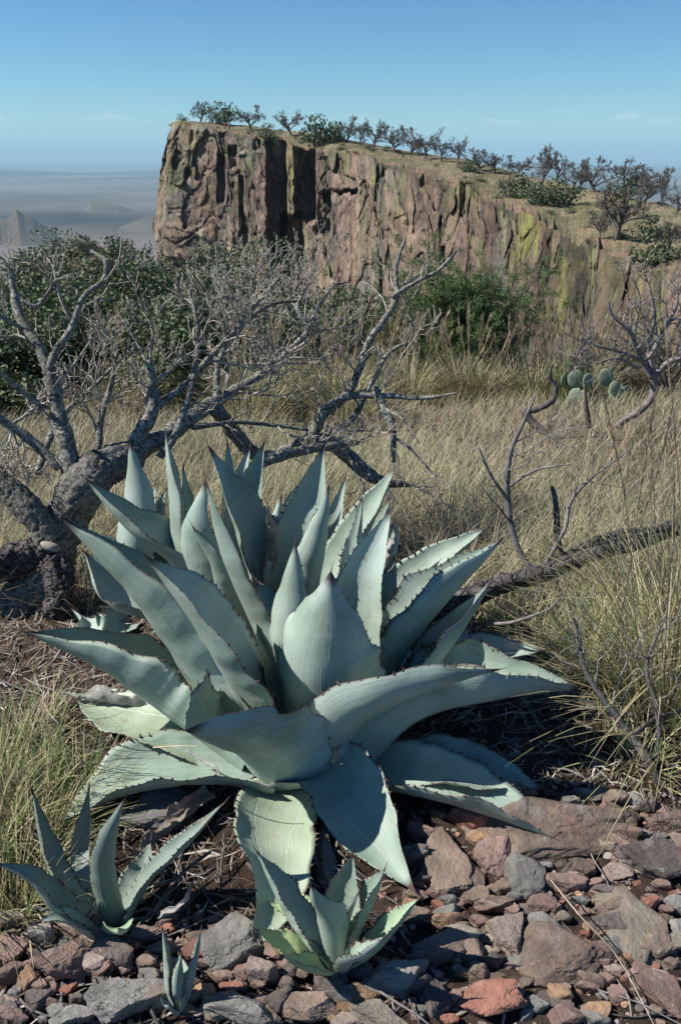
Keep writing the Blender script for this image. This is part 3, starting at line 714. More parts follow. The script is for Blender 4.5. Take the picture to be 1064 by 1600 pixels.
agave('small_agave', C5, [  # low tints put the shade over this rosette into its leaf colour
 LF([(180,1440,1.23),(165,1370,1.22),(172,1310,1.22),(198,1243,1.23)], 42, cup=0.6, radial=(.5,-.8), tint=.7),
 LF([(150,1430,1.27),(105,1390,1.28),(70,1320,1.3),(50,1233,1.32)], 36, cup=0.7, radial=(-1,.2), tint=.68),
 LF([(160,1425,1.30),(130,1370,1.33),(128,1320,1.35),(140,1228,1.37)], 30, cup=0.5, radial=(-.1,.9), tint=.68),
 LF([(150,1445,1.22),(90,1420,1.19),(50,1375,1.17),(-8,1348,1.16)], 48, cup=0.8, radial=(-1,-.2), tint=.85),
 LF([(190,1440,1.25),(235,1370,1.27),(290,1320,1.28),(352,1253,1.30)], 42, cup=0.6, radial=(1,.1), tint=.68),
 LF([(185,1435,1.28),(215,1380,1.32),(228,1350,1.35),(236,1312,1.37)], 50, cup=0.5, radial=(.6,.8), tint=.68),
 LF([(175,1455,1.20),(185,1450,1.16),(190,1458,1.12),(186,1450,1.10)], 44, cup=0.5, radial=(.2,-1), teeth=False, tint=(1.1,1.15,.85)),
 LF([(150,1460,1.19),(120,1445,1.17),(95,1435,1.16),(60,1440,1.14)], 40, cup=0.5, radial=(-1,-.6)),
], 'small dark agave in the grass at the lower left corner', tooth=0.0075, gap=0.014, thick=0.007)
SHIFT = -0.085
C6 = W(280, 1572, 0.925)
agave('tiny_agave', C6, [
 LF([(276,1572,1.0),(262,1540,1.0),(258,1500,1.01),(254,1448,1.02)], 26, cup=0.6, radial=(-.9,0)),
 LF([(284,1572,1.0),(298,1540,1.0),(308,1500,1.01),(315,1450,1.02)], 30, cup=0.6, radial=(.9,0)),
 LF([(280,1575,.99),(277,1550,.985),(278,1525,.985),(284,1490,.99)], 20, cup=0.7, radial=(0,-1)),
 LF([(280,1570,1.03),(285,1545,1.05),(284,1520,1.06),(280,1490,1.07)], 22, cup=0.6, radial=(0,1)),
 LF([(276,1580,.98),(264,1575,.965),(256,1568,.955),(250,1556,.95)], 16, cup=0.6, radial=(-.8,-.8)),
], 'tiny agave seedling with four narrow leaves among the grey rocks at the bottom', tooth=0.0045, gap=0.011, thick=0.004)
SHIFT = 0.0
# ------------------------------------------------------------------ branches
def tube(P, r, sides=6, rough=0.0, seed=0, cap=True):
    P = np.asarray(P, float); n = len(P); r = np.broadcast_to(np.asarray(r, float), (n,))
    T = unit(np.gradient(P, axis=0))
    ref = np.array([0.31, 0.17, 0.93]) if abs(T[0][2]) < 0.9 else np.array([1.0, 0.1, 0])
    A_ = []; a = unit(np.cross(T[0], ref))
    for i in range(n):
        a = unit(a-T[i]*(a@T[i])); A_.append(a)
    A_ = np.array(A_); B_ = np.cross(T, A_)
    th = np.arange(sides)*2*math.pi/sides
    ring = A_[:, None]*np.cos(th)[None, :, None]+B_[:, None]*np.sin(th)[None, :, None]
    rr_ = np.broadcast_to(r[:, None], (n, sides)).copy()
    if rough:
        q = (P[:, None]+ring*r[:, None, None]).reshape(-1, 3)
        s_ = 0.9/np.maximum(r.max(), 1e-3)
        rr_ *= 1+rough*((0.6 if sides > 15 else 1)*fbm(q*s_, 3, seed)+0.5*fbm(q*s_*3.1, 2, seed+5)+(0.8*fbm(q*s_*7, 4, seed+9, .75)-.5*np.exp(-(np.cos(np.tile(th, n)*5+2.5*fbm(q*s_*.8, 2, seed+11))/.25)**2) if sides > 15 else 0)).reshape(n, sides)
    V = (P[:, None]+ring*rr_[..., None]).reshape(-1, 3)
    i = np.arange(n-1)[:, None]*sides; j = np.arange(sides)[None]; j2 = (j+1) % sides
    q = np.stack([i+j, i+j2, i+sides+j2, i+sides+j], -1).reshape(-1, 4)
    if cap:
        V = np.vstack([V, P[-1]+T[-1]*r[-1]*0.4, P[0]]); k = (n-1)*sides
        jj = np.arange(sides); t1 = np.stack([k+jj, k+(jj+1) % sides, np.full(sides, n*sides)], -1)
        t2 = np.stack([(jj+1) % sides, jj, np.full(sides, n*sides+1)], -1)
        return V, q, np.concatenate([t1, t2])
    return V, q, np.zeros((0, 3), int)
class Bag:
    def __init__(s): s.V = []; s.Q = []; s.T = []; s.C = []; s.n = 0
    def add(s, V, q=None, t=None, c=(1, 1, 1)):
        V = np.asarray(V, float)
        if q is not None and len(q): s.Q.append(np.asarray(q)+s.n)
        if t is not None and len(t): s.T.append(np.asarray(t)+s.n)
        s.V.append(V); s.C.append(np.broadcast_to(np.asarray(c, float), (len(V), 3))); s.n += len(V)
    def tube(s, P, r, sides=6, rough=0.0, seed=0, c=(1, 1, 1)): s.add(*tube(P, r, sides, rough, seed), c=c)
    def mesh(s, name, mats, origin=(0, 0, 0), smooth_=True):
        if not s.V: return None
        V = np.vstack(s.V)-np.array(origin)
        return mesh_data(name, V, np.vstack(s.Q) if s.Q else None, np.vstack(s.T) if s.T else None, mats=mats, col=np.vstack(s.C), smooth_=smooth_)
def crook(p0, d, L, n, rs, bend=0.35, up=0.0):
    P = [np.array(p0, float)]; d = unit(d)
    for i in range(n):
        d = unit(d+rs.normal(0, bend, 3)+np.array([0, 0, up])); P.append(P[-1]+d*L/n)
    return np.array(P)
def twigs(bag, P, r0, r1, rs, depth, dens, L, up=0.15, c=(1, 1, 1), start=0.25, ang=0.9, minr=0.0009, flat=None, sides=5):
    P = np.asarray(P); seg = np.linalg.norm(np.diff(P, axis=0), axis=1).sum()
    n = rs.poisson(seg*dens)
    for _ in range(n):
        t = rs.uniform(start, 1.0); f = t*(len(P)-1); i = min(int(f), len(P)-2); b = P[i]+(P[i+1]-P[i])*(f-i)
        T = unit(P[i+1]-P[i]); side = unit(np.cross(T, rs.normal(0, 1, 3)))
        if flat is not None: side = unit(side-flat*(side@flat)*0.7)
        d = unit(T*math.cos(ang)+side*math.sin(ang)+np.array([0, 0, up*0.5]))
        l = L*rs.uniform(0.35, 1.2)*(1-0.45*t); rb = max(minr, (r0+(r1-r0)*t)*0.5)
        rb = min(rb, l*0.02+minr)
        Q = crook(b, d, l, 5, rs, 0.24, up*0.35)
        bag.tube(Q, np.linspace(rb, max(minr*0.8, rb*0.35), 6), sides, c=np.array(c)*rs.uniform(0.8, 1.25))
        if depth > 0: twigs(bag, Q, rb, rb*0.35, rs, depth-1, dens*1.6, L*0.5, up, c, 0.2, ang, minr, flat, max(3, sides-1))
def branch_part(root, pts, rpx, mat, seed, name='branch', sides=9, rough=0.22, tw=None, n=None, c=(1, 1, 1)):
    """branch along photo points (px,py,D); rpx radii in photo pixels"""
    P0 = [W(*p) for p in pts]; sc0 = (0.95 if rpx[0] > 10 else 0.85) if root['label'].startswith('large fallen') and max(rpx) < 24 else .68 if 'juniper' in root.name else 1.0; r_ = [rp*PXM(p[2])*sc0 for rp, p in zip(rpx, pts)]
    n = n or max(12, 10*len(pts))
    P = catmull(P0, n); cr = np.linspace(0, 1, len(r_)); r = np.interp(np.linspace(0, 1, n), cr, r_)
    P[1:-1] += 0.35*r[1:-1, None]*np.stack([fbm(P[1:-1]*9+k, 2, seed+k) for k in range(3)], -1)
    b = Bag(); b.tube(P, r, sides, rough, seed, c=c)
    o = obj(name, b.mesh(name, [mat], root.location), root)
    if tw:
        rs = np.random.default_rng(seed); g = Bag()
        k = dict(depth=1, dens=9, L=0.28, up=0.2); k.update(tw)
        if root['label'].startswith('large fallen'): k['c'] = (1.75, 1.72, 1.5); k['dens'] *= 1.75; k['L'] *= 1.3; k['minr'] = .0018; k['ang'] = .75
        twigs(g, P, r[0], r[-1], rs, k.pop('depth'), k.pop('dens'), k.pop('L'), **k)
        m = g.mesh('twigs', [MDEAD if mat is not MLOG else MDEAD], root.location)
        if m: obj('twigs', m, o, kind='stuff')
    return P

# the big fallen, lichen covered tree at the left
F = empty('dead_tree', tuple(map(float, W(60, 930, 2.5))), label='large fallen dead tree with forked branches crusted in pale grey lichen', cat='tree')
branch_part(F, [(20, 960, 2.35), (62, 900, 2.42), (90, 830, 2.5), (140, 745, 2.6), (200, 715, 2.72)], [36, 40, 36, 33, 26], MOLD, 1, 'trunk', 60, 0.20, n=150)
branch_part(F, [(80, 960, 2.3), (95, 915, 2.35), (70, 870, 2.42), (10, 880, 2.38), (-60, 890, 2.35)], [18, 26, 30, 28, 26], MLOG, 2, 'root', 44, 0.42, n=90)
branch_part(F, [(-70, 700, 2.55), (0, 752, 2.5), (50, 800, 2.45), (85, 850, 2.42)], [18, 19, 22, 24], MOLD, 3, 'branch', 44, 0.22, n=90)
t_ = dict(depth=2, dens=5, L=0.22, c=(1.1, 1.1, 1.1))
LB = [
 ([(120, 770, 2.6), (113, 726, 2.62), (90, 636, 2.7), (71, 560, 2.75), (41, 515, 2.8), (26, 474, 2.85), (17, 418, 2.9)], [20, 17, 12, 10, 8, 7, 4], t_),
 ([(75, 580, 2.73), (90, 545, 2.75), (113, 512, 2.8), (131, 463, 2.85), (162, 438, 2.9), (167, 410, 2.92), (143, 392, 2.95)], [7, 7, 6, 5, 4.5, 5, 3], t_),
 ([(41, 515, 2.8), (10, 500, 2.78), (-30, 470, 2.75)], [4, 3.5, 2.5], t_),
 ([(-10, 570, 2.6), (20, 600, 2.65), (68, 636, 2.7)], [4, 5, 6], dict(depth=1, dens=8, L=0.2)),
 ([(33, 470, 2.85), (62, 475, 2.85), (95, 425, 2.85)], [3.5, 3, 2], t_),
 ([(200, 712, 2.75), (222, 670, 2.8), (240, 636, 2.85), (233, 564, 2.9)], [14, 12, 10, 6], dict(depth=2, dens=9, L=0.3)),
 ([(250, 715, 2.75), (270, 688, 2.8), (297, 613, 2.9), (310, 538, 3.0), (306, 489, 3.05), (295, 452, 3.1)], [8, 7, 6, 5, 4, 2.5], t_),
 ([(150, 745, 2.6), (200, 705, 2.75), (263, 677, 2.9), (338, 625, 3.1), (400, 592, 3.3), (424, 573, 3.4), (457, 544, 3.5), (480, 515, 3.55), (465, 478, 3.6), (486, 438, 3.65)], [22, 20, 15, 12, 9, 7, 6, 5, 4, 2], dict(depth=2, dens=6, L=0.36)),
 ([(480, 515, 3.55), (515, 453, 3.6), (540, 440, 3.6)], [3.5, 3, 1.5], t_),
 ([(338, 622, 3.1), (345, 560, 3.15), (380, 500, 3.2), (440, 430, 3.3)], [7, 5, 4, 2], dict(depth=2, dens=11, L=0.3)),
 ([(330, 640, 3.1), (341, 640, 3.1), (403, 710, 3.15), (478, 689, 3.25), (507, 648, 3.3), (548, 606, 3.4), (581, 528, 3.45), (618, 470, 3.5), (618, 424, 3.55), (633, 371, 3.6)], [12, 12, 10, 10, 8, 7, 6, 5, 4, 1.8], dict(depth=2, dens=6, L=0.30)),
 ([(612, 465, 3.5), (650, 440, 3.5), (685, 422, 3.5), (714, 391, 3.52)], [4, 3.5, 3, 1.8], dict(depth=1, dens=5, L=0.15)),
 ([(490, 690, 3.25), (548, 656, 3.3), (581, 598, 3.35), (606, 553, 3.4), (643, 532, 3.45)], [7, 6, 5, 4, 2], t_),
 ([(480, 692, 3.22), (507, 692, 3.2), (548, 718, 3.2), (590, 750, 3.15), (640, 758, 3.1)], [12, 13, 12, 9, 4], dict(depth=2, dens=5, L=0.3, up=-0.05)),
 ([(300, 668, 2.95), (378, 660, 3.05), (482, 672, 3.15)], [5, 4, 3], dict(depth=1, dens=5, L=0.2)),
 ([(500, 640, 3.3), (540, 621, 3.3), (606, 619, 3.3), (660, 622, 3.25), (712, 614, 3.2)], [5, 6, 5, 4, 1.5], dict(depth=2, dens=9, L=0.3)),
 ([(585, 605, 3.3), (600, 640, 3.25), (612, 668, 3.2), (615, 722, 3.15)], [7, 8, 7, 4], dict(depth=2, dens=6, L=0.32, up=-0.1)),
 ([(610, 680, 3.2), (640, 700, 3.15), (672, 735, 3.1), (712, 770, 3.0)], [3, 2.6, 2, 1.2], dict(depth=2, dens=5, L=0.25, up=0)),
 ([(370, 745, 2.9), (430, 715, 2.95), (500, 700, 3.05), (560, 690, 3.1)], [9, 10, 8, 5], dict(depth=2, dens=9, L=0.25)),
 ([(-20, 640, 2.6), (45, 685, 2.62), (94, 730, 2.6)], [7, 9, 10], dict(depth=2, dens=14, L=0.25)),
 ([(60, 740, 2.7), (90, 660, 2.9), (150, 600, 3.05), (190, 560, 3.1)], [7, 6, 4, 2], dict(depth=2, dens=8, L=0.3)),
 ([(150, 740, 2.75), (160, 650, 2.9), (175, 600, 3.0), (183, 552, 3.0)], [8, 6, 5, 3], dict(depth=2, dens=8, L=0.3)),
 ([(240, 640, 2.85), (290, 600, 2.95), (345, 540, 3.1), (415, 480, 3.3), (470, 470, 3.4)], [7, 6, 5, 4, 2], dict(depth=2, dens=9, L=0.3)),
 ([(420, 500, 3.4), (400, 470, 3.4), (395, 440, 3.4), (418, 400, 3.4)], [3, 3, 2, 1], t_),
]
for i, (p, r_, tw) in enumerate(LB):
    branch_part(F, p, r_, MBARK if r_[0] > 3.9 else MDEAD, 10+i, tw=tw, sides=10 if r_[0] > 8 else 7, rough=0.3 if r_[0] > 8 else 0.18)
# pale sawn knot
kn = Bag(); c_ = W(77, 853, 2.325); rs = np.random.default_rng(5); th = np.linspace(0, 6.283, 17)[:-1]
a1 = unit(np.array([1, -.15, -.25])); a2 = unit(np.array([.15, .5, .75])); a2 = unit(a2-a1*(a1@a2)); a3 = np.cross(a1, a2)
if a3[1] > 0: a3 = -a3
ring = [c_+a1*math.cos(t)*.030*(1+.08*math.sin(3*t))+a2*math.sin(t)*.015 for t in th]
Vk = np.array([p-a3*0.03 for p in ring]+ring+[c_+a3*0.002]); m_ = 16; jj = np.arange(m_)
kn.add(Vk, np.stack([jj, (jj+1) % m_, m_+(jj+1) % m_, m_+jj], -1), np.stack([m_+jj, m_+(jj+1) % m_, np.full(m_, 2*m_)], -1))
obj('sawn_knot', kn.mesh('sawn_knot', [MCUT], F.location), F)

# charred log behind the agave on the right
G = empty('fallen_log', tuple(map(float, W(760, 935, 2.35))), label='dark fallen log lying across the grass behind the agave, rising to the right edge', cat='log')
branch_part(G, [(560, 1005, 2.12), (640, 968, 2.17), (700, 945, 2.22), (800, 908, 2.30), (900, 875, 2.38), (1000, 843, 2.44), (1110, 795, 2.5)], [20, 20, 18, 15, 14, 13, 11], MLOG, 51, 'trunk', 16, 0.3, n=80)
branch_part(G, [(700, 950, 2.24), (760, 925, 2.3), (850, 885, 2.42), (960, 835, 2.6), (1100, 830, 2.7)], [5, 6, 7, 8, 6], MLOG, 52, 'branch', 9, 0.3, tw=dict(depth=1, dens=5, L=0.2))
branch_part(G, [(880, 880, 2.45), (872, 850, 2.46), (868, 790, 2.5), (862, 760, 2.52)], [6, 5, 5, 3], MDEAD, 53, tw=dict(depth=2, dens=12, L=0.28), c=(.55, .55, .55))
branch_part(G, [(840, 905, 2.38), (810, 860, 2.42), (793, 790, 2.46), (795, 715, 2.5), (818, 660, 2.55), (835, 620, 2.6)], [5, 5, 5.5, 5, 3.5, 1.6], MDEAD, 54, tw=dict(depth=2, dens=10, L=0.36), c=(.8, .8, .8))
branch_part(G, [(793, 780, 2.46), (765, 740, 2.45), (748, 700, 2.45)], [3, 2.4, 1.4], MDEAD, 55, tw=dict(depth=1, dens=9, L=0.22))
branch_part(G, [(795, 760, 2.47), (835, 735, 2.45), (890, 725, 2.42)], [2.6, 2, 1.2], MDEAD, 56, tw=dict(depth=1, dens=9, L=0.22))
branch_part(G, [(840, 900, 2.38), (880, 830, 2.4), (900, 770, 2.42), (985, 700, 2.45)], [4, 3, 2.4, 1], MDEAD, 57, tw=dict(depth=2, dens=9, L=0.26))
# dead shrub at the lower right
K = empty('dead_shrub', tuple(map(float, W(1030, 1215, 1.5))), label='leafless dark twiggy shrub at the right edge in front of the bunch grass', cat='shrub')
branch_part(K, [(1035, 1240, 1.46), (1010, 1185, 1.5), (985, 1150, 1.55), (940, 1090, 1.6), (910, 1040, 1.65), (905, 1000, 1.68), (895, 965, 1.7)], [9, 8, 8, 6, 5, 4, 2], MDEAD, 61, tw=dict(depth=2, dens=9, L=0.26), c=(.5, .5, .5))
branch_part(K, [(1020, 1200, 1.5), (1030, 1150, 1.53), (1025, 1100, 1.56), (1010, 1040, 1.6), (1040, 960, 1.65)], [6, 5, 4, 3, 1.5], MDEAD, 62, tw=dict(depth=2, dens=9, L=0.26), c=(.55, .55, .55))
branch_part(K, [(985, 1150, 1.55), (1030, 1120, 1.6), (1090, 1105, 1.65)], [5, 4, 3], MDEAD, 63, tw=dict(depth=2, dens=9, L=0.2), c=(.5, .5, .5))
branch_part(K, [(760, 975, 1.95), (800, 972, 1.9), (850, 955, 1.88), (870, 940, 1.88)], [2.5, 3, 2.5, 1], MDEAD, 64, tw=dict(depth=1, dens=8, L=0.15))
K2 = empty('fallen_branch', tuple(map(float, W(980, 1110, 1.72))), label='short dark gnarled branch lying under the bunch grass at the right', cat='branch')
branch_part(K2, [(845, 1090, 1.74), (900, 1088, 1.74), (925, 1110, 1.72), (990, 1118, 1.72), (1080, 1090, 1.75)], [12, 15, 16, 13, 11], MLOG, 66, 'trunk', 12, 0.35, n=46)
# twisted juniper snag in the field
S_ = empty('dead_juniper', tuple(map(float, W(965, 668, 7.0))), label='grey leaning dead juniper with a tangle of bare branches in the field at the right', cat='tree')
Dk = 7.0
branch_part(S_, [(960, 668, Dk), (985, 650, Dk), (1010, 632, Dk), (1020, 610, Dk), (1018, 580, Dk)], [6, 8, 8, 9, 10], MDEAD, 71, 'trunk', 12, 0.3, n=40, c=(.95, .9, .9))
for j, (p, r_) in enumerate([([(1018, 590, Dk), (1000, 560, 7), (985, 520, 6.9), (955, 490, 6.9), (950, 470, 6.9)], [8, 6, 5, 4, 2]), ([(1018, 585, Dk), (1012, 545, 7.1), (1022, 500, 7.1), (1015, 450, 7.1)], [7, 5, 4, 2]),
    ([(1020, 590, Dk), (1045, 565, 7), (1085, 555, 7), (1120, 530, 7)], [6, 6, 4, 2]), ([(1005, 565, Dk), (970, 550, 6.8), (930, 540, 6.7), (900, 530, 6.7)], [5, 4, 3, 1.5]), ([(1012, 560, Dk), (1035, 520, 7.1), (1055, 480, 7.1), (1058, 440, 7.1)], [5, 4, 3, 1.5]),
    ([(1000, 560, Dk), (990, 520, 7.2), (1000, 470, 7.2), (985, 430, 7.2)], [4, 3.5, 2.5, 1.2]), ([(995, 575, Dk), (960, 560, 6.7), (920, 570, 6.6), (895, 555, 6.6)], [4, 3, 2, 1])]):
    branch_part(S_, p, r_, MDEAD, 80+j, tw=dict(depth=2, dens=9, L=0.42, minr=0.0035), sides=7, c=(1.05, 1.05, 1.05))
B_ = empty('bent_snag', tuple(map(float, W(820, 665, 6.6))), label='dark hooked dead stem curling up out of the dry grass', cat='dead wood')
branch_part(B_, [(855, 682, 6.5), (835, 665, 6.55), (818, 645, 6.6), (838, 640, 6.6), (862, 625, 6.6), (868, 605, 6.6), (858, 590, 6.6), (862, 570, 6.6)], [6, 6, 6, 5, 5, 4.5, 3.5, 1.5], MDEAD, 91, 'trunk', 9, 0.2, n=50, c=(.6, .55, .55))
B2_ = empty('dead_stump', tuple(map(float, W(918, 665, 6.4))), label='thin upright brown dead stem standing between the hooked stem and the juniper', cat='dead wood')
branch_part(B2_, [(920, 668, 6.4), (916, 640, 6.4), (913, 602, 6.4)], [4.5, 3.5, 2], MDEAD, 92, 'trunk', 8, 0.2, c=(.6, .5, .45))
# ------------------------------------------------------------------ rocks
def ico(n):
    import bmesh
    bm = bmesh.new(); bmesh.ops.create_icosphere(bm, subdivisions=n, radius=1)
    V = np.array([v.co[:] for v in bm.verts]); T = np.array([[v.index for v in f.verts] for f in bm.faces]); bm.free(); return V, T
ICO = {n: ico(n) for n in (2, 3, 4, 5)}
def rock_geo(seed, size, n=4, facets=11, lump=0.10, layered=0.0):
    rs = np.random.default_rng(seed); V, T = ICO[n]
    nn_ = unit(rs.normal(0, 1, (facets, 3))*[1, 1, 0.9]); dd_ = rs.uniform(0.62, 0.95, facets)
    nn_ = np.vstack([nn_, [[0, 0, 1], [0, 0, -1]]]); dd_ = np.append(dd_, [rs.uniform(.6, .8), .8])
    dots = V@nn_.T; rad = np.where(dots > 0.05, dd_[None]/np.maximum(dots, 0.05), 9).min(1)
    rad = np.minimum(rad, 1.25)
    P = V*rad[:, None]
    P = P*(1+lump*fbm(P*2.2+seed, 4, seed)[:, None])
    P += unit(P)*0.035*fbm(P*7+seed, 4, seed+2, 0.6)[:, None]
    rg = np.abs(fbm(P*3.1+seed*1.3, 3, seed+4)); P -= unit(P)*(0.05*np.exp(-(rg/0.05)**2))[:, None]
    if layered: P += unit(P*[1, 1, 0.1])*(layered*vnoise(P*[0.6, 0.6, 11]+seed, seed))[:, None]
    return P*np.array(size), T
ROCKC = {'red': (0.260, 0.175, 0.155), 'gray': (0.235, 0.222, 0.215), 'brown': (0.240, 0.178, 0.150), 'pink': (0.340, 0.265, 0.240), 'orange': (0.340, 0.215, 0.145), 'brick': (0.300, 0.140, 0.110), 'dark': (0.155, 0.125, 0.120), 'tan': (0.300, 0.255, 0.215)}
# px, py, width, height (photo pixels), colour, relief (height / width), tilt, label
RK = [
 (705, 1345, 80, 135, 'brown', .55, 'tall lumpy brown stone at the right of the drooping leaf tip'),
 (770, 1335, 70, 90, 'red', .75, 'red grey stone leaning on the tall lumpy brown one'),
 (820, 1362, 70, 80, 'gray', .7, 'dark grey angular stone with a flat lit face'),
 (887, 1380, 64, 46, 'red', .6, 'small reddish wedge stone right of the dark grey angular one'),
 (790, 1455, 80, 85, 'pink', .6, 'pale pinkish faceted stone above the brick red one'),
 (885, 1487, 170, 110, 'brown', .35, 'large flat red brown slab spotted with pale lichen'),
 (762, 1553, 128, 92, 'brick', .5, 'brick red rough stone at the bottom of the picture'),
 (997, 1428, 100, 135, 'tan', .35, 'long grey tan slab pointing down at the right'),
 (1024, 1340, 130, 80, 'dark', .4, 'dark streaky layered slab at the right edge'),
 (1050, 1285, 76, 56, 'red', .6, 'smooth red brown stone at the right edge below the twiggy shrub'),
 (850, 1290, 240, 100, 'brown', .22, 'broad flat brown slab half in the shadow of the agave'),
 (962, 1280, 60, 50, 'brown', .7, 'blocky brown stone beyond the flat slab'),
 (947, 1322, 44, 38, 'tan', .7, 'rounded tan stone between two slabs'),
 (957, 1442, 58, 55, 'dark', .6, 'dark red stone left of the long tan slab'),
 (1037, 1540, 90, 100, 'red', .5, 'reddish grey stone in the lower right corner'),
 (612, 1530, 130, 76, 'gray', .45, 'wide grey slab under the small agave pup'),
 (682, 1550, 42, 90, 'dark', .8, 'narrow dark stone left of the brick red one'),
 (562, 1562, 85, 55, 'orange', .5, 'orange brown flat stone at the bottom edge'),
 (600, 1592, 100, 50, 'tan', .5, 'grey tan stone cut by the bottom edge below the wide grey slab'),
 (832, 1570, 58, 44, 'gray', .6, 'small grey stone right of the brick red one'),
 (880, 1582, 66, 46, 'red', .6, 'reddish stone cut by the bottom edge under the lichen spotted slab'),
 (680, 1480, 108, 56, 'brown', .4, 'shaded brown slab crossed by the pointed shadows of leaves'),
 (737, 1482, 55, 66, 'brown', .7, 'upright brown stone left of the pale pinkish one'),
 (910, 1352, 54, 46, 'brown', .6, 'brown stone above the small reddish wedge stone'),
 (962, 1357, 56, 44, 'pink', .55, 'pale brown stone left of the dark layered slab'),
 (842, 1412, 56, 46, 'red', .5, 'flat red brown stone above the lichen spotted slab'),
 (107, 1503, 105, 90, 'red', .7, 'red brown block with striped grass shadows at the lower left'),
 (180, 1492, 66, 74, 'dark', .8, 'dark shaded stone right of the red brown block'),
 (200, 1562, 138, 95, 'gray', .55, 'big light grey stone left of the tiny agave seedling'),
 (370, 1478, 118, 110, 'gray', .6, 'grey stone in shade behind the tiny agave seedling'),
 (385, 1585, 118, 66, 'gray', .55, 'grey stone cut by the bottom edge right of the tiny agave seedling'),
 (490, 1578, 98, 52, 'brown', .5, 'red brown stone at the bottom edge below the agave pup'),
 (48, 1530, 44, 62, 'orange', .9, 'orange tan stacked stone at the lower left'),
 (22, 1482, 60, 54, 'red', .6, 'reddish stone at the left edge'),
 (60, 1565, 54, 52, 'dark', .7, 'dark stone under the orange tan one'),
 (320, 1555, 50, 34, 'orange', .6, 'small orange stone right of the tiny agave seedling'),
 (296, 1582, 32, 28, 'orange', .8, 'little tan orange pebble beneath the tiny agave seedling'),
 (425, 1581, 44, 30, 'orange', .6, 'small orange stone between two bottom edge stones'),
 (362, 1547, 38, 28, 'brick', .6, 'small red stone below the shaded grey one'),
 (512, 1340, 40, 100, 'tan', .7, 'upright tan stone standing between the drooping leaves'),
 (115, 1590, 70, 40, 'gray', .6, 'grey stone cut by the bottom edge at the lower left'),
 (930, 1240, 60, 26, 'tan', .4, 'low tan stone under the twiggy shrub'),
 (925, 1590, 60, 40, 'gray', .6, 'grey stone at the bottom edge left of the lower right corner'),
 (650, 1430, 60, 40, 'brown', .5, 'brown stone in shadow right of the agave pup'),
 (1062, 1450, 40, 60, 'gray', .6, 'grey stone at the right edge right of the long tan slab'),
 (20, 1590, 60, 40, 'red', .6, 'red stone in the lower left corner'),
 (745, 1400, 50, 40, 'brown', .6, 'brown stone filling the gap under the red grey one'),
 (1000, 1500, 50, 40, 'brown', .5, 'brown stone below the long tan slab'),
]
placed = []
def place_rock(px, py, w, h, c, rel, seed, n, label=None, group=None, name='rock'):
    g = ground_at(px, py+h*0.12); m = PXM(max(g[1], 0.6))*1.18
    rs = np.random.default_rng(seed)
    w_m = w*m/2*1.02; vis = h*m/2
    hz = w_m*rel
    el = math.atan2(CAMH, g[1])
    dep = max(w_m*0.45, (vis-hz*math.cos(el)*0.8)/max(0.2, math.sin(el)))
    P, T = rock_geo(seed, (w_m, dep, max(hz, w_m*0.25)), n, rs.integers(9, 14), 0.16, 0.035 if rel < .45 else 0.0)
    E = Euler((rs.uniform(-.22, .22), rs.uniform(-.22, .22), rs.uniform(-.3, .3))).to_matrix(); P = P@np.array(E).T
    loc = np.array([g[0], g[1], Hs(g[0], g[1])+max(hz, w_m*.25)*0.42])
    base = np.array(ROCKC[c])*rs.uniform(0.66, 1.12)*[.98, 1.0, .94]
    o = obj(name, mesh_data('rock', P, None, T, mats=[MROCK], col=np.broadcast_to(base, (len(P), 3)), smooth_=False), label=label, cat='rock', group=group)
    # the noise follows object space: random spin of the shading comes from the location of each stone
    o.location = loc; placed.append((g[0], g[1], max(w_m, dep)))
    return o
for i, (px, py, w, h, c, rel, lab) in enumerate(RK):
    place_rock(px, py, w*1.08, h*1.05, c, rel, 300+i, 5 if w > 70 else 4, lab, 'large loose stones in front of the agave')
def visible_zone(px, py):
    return (py > 1285+0.06*abs(px-900) and px > 640) or (py > 1470)
rs = np.random.default_rng(44); cnt = 0; tries = 0; fill = {}
zones = [('right', lambda x, y: x > 640 and y > 1235+max(0, (760-x))*0.5), ('bottom left', lambda x, y: x < 470 and y > 1440), ('middle', lambda x, y: 430 < x < 660 and y > 1500)]
zl = {'right': 'small angular red brown stone among the larger ones right of the agave', 'bottom left': 'small grey or rusty stone among the larger ones at the lower left', 'middle': 'small stone in the gravel below the agave pup'}
MR = {}
ANC = {'tall lumpy brown': (705, 1345), 'dark grey angular': (820, 1362), 'pale pinkish': (790, 1455), 'lichen spotted': (885, 1487), 'brick red': (762, 1553), 'long grey tan': (997, 1428), 'dark layered': (1024, 1340), 'broad flat brown': (850, 1290), 'blocky brown': (962, 1280), 'rounded tan': (947, 1322), 'wide grey': (612, 1530), 'orange brown': (562, 1562), 'shadow crossed': (680, 1480), 'lower right corner': (1037, 1540), 'red brown block': (107, 1503), 'big light grey': (200, 1562), 'shaded grey': (370, 1478), 'orange tan': (48, 1530), 'narrow dark': (682, 1550), 'bottom edge grey': (385, 1585), 'small reddish wedge': (887, 1380)}
CW = {'red': 'reddish', 'gray': 'grey', 'brown': 'brown', 'pink': 'pinkish', 'orange': 'orange', 'brick': 'brick red', 'dark': 'dark', 'tan': 'tan'}
used_ = {}
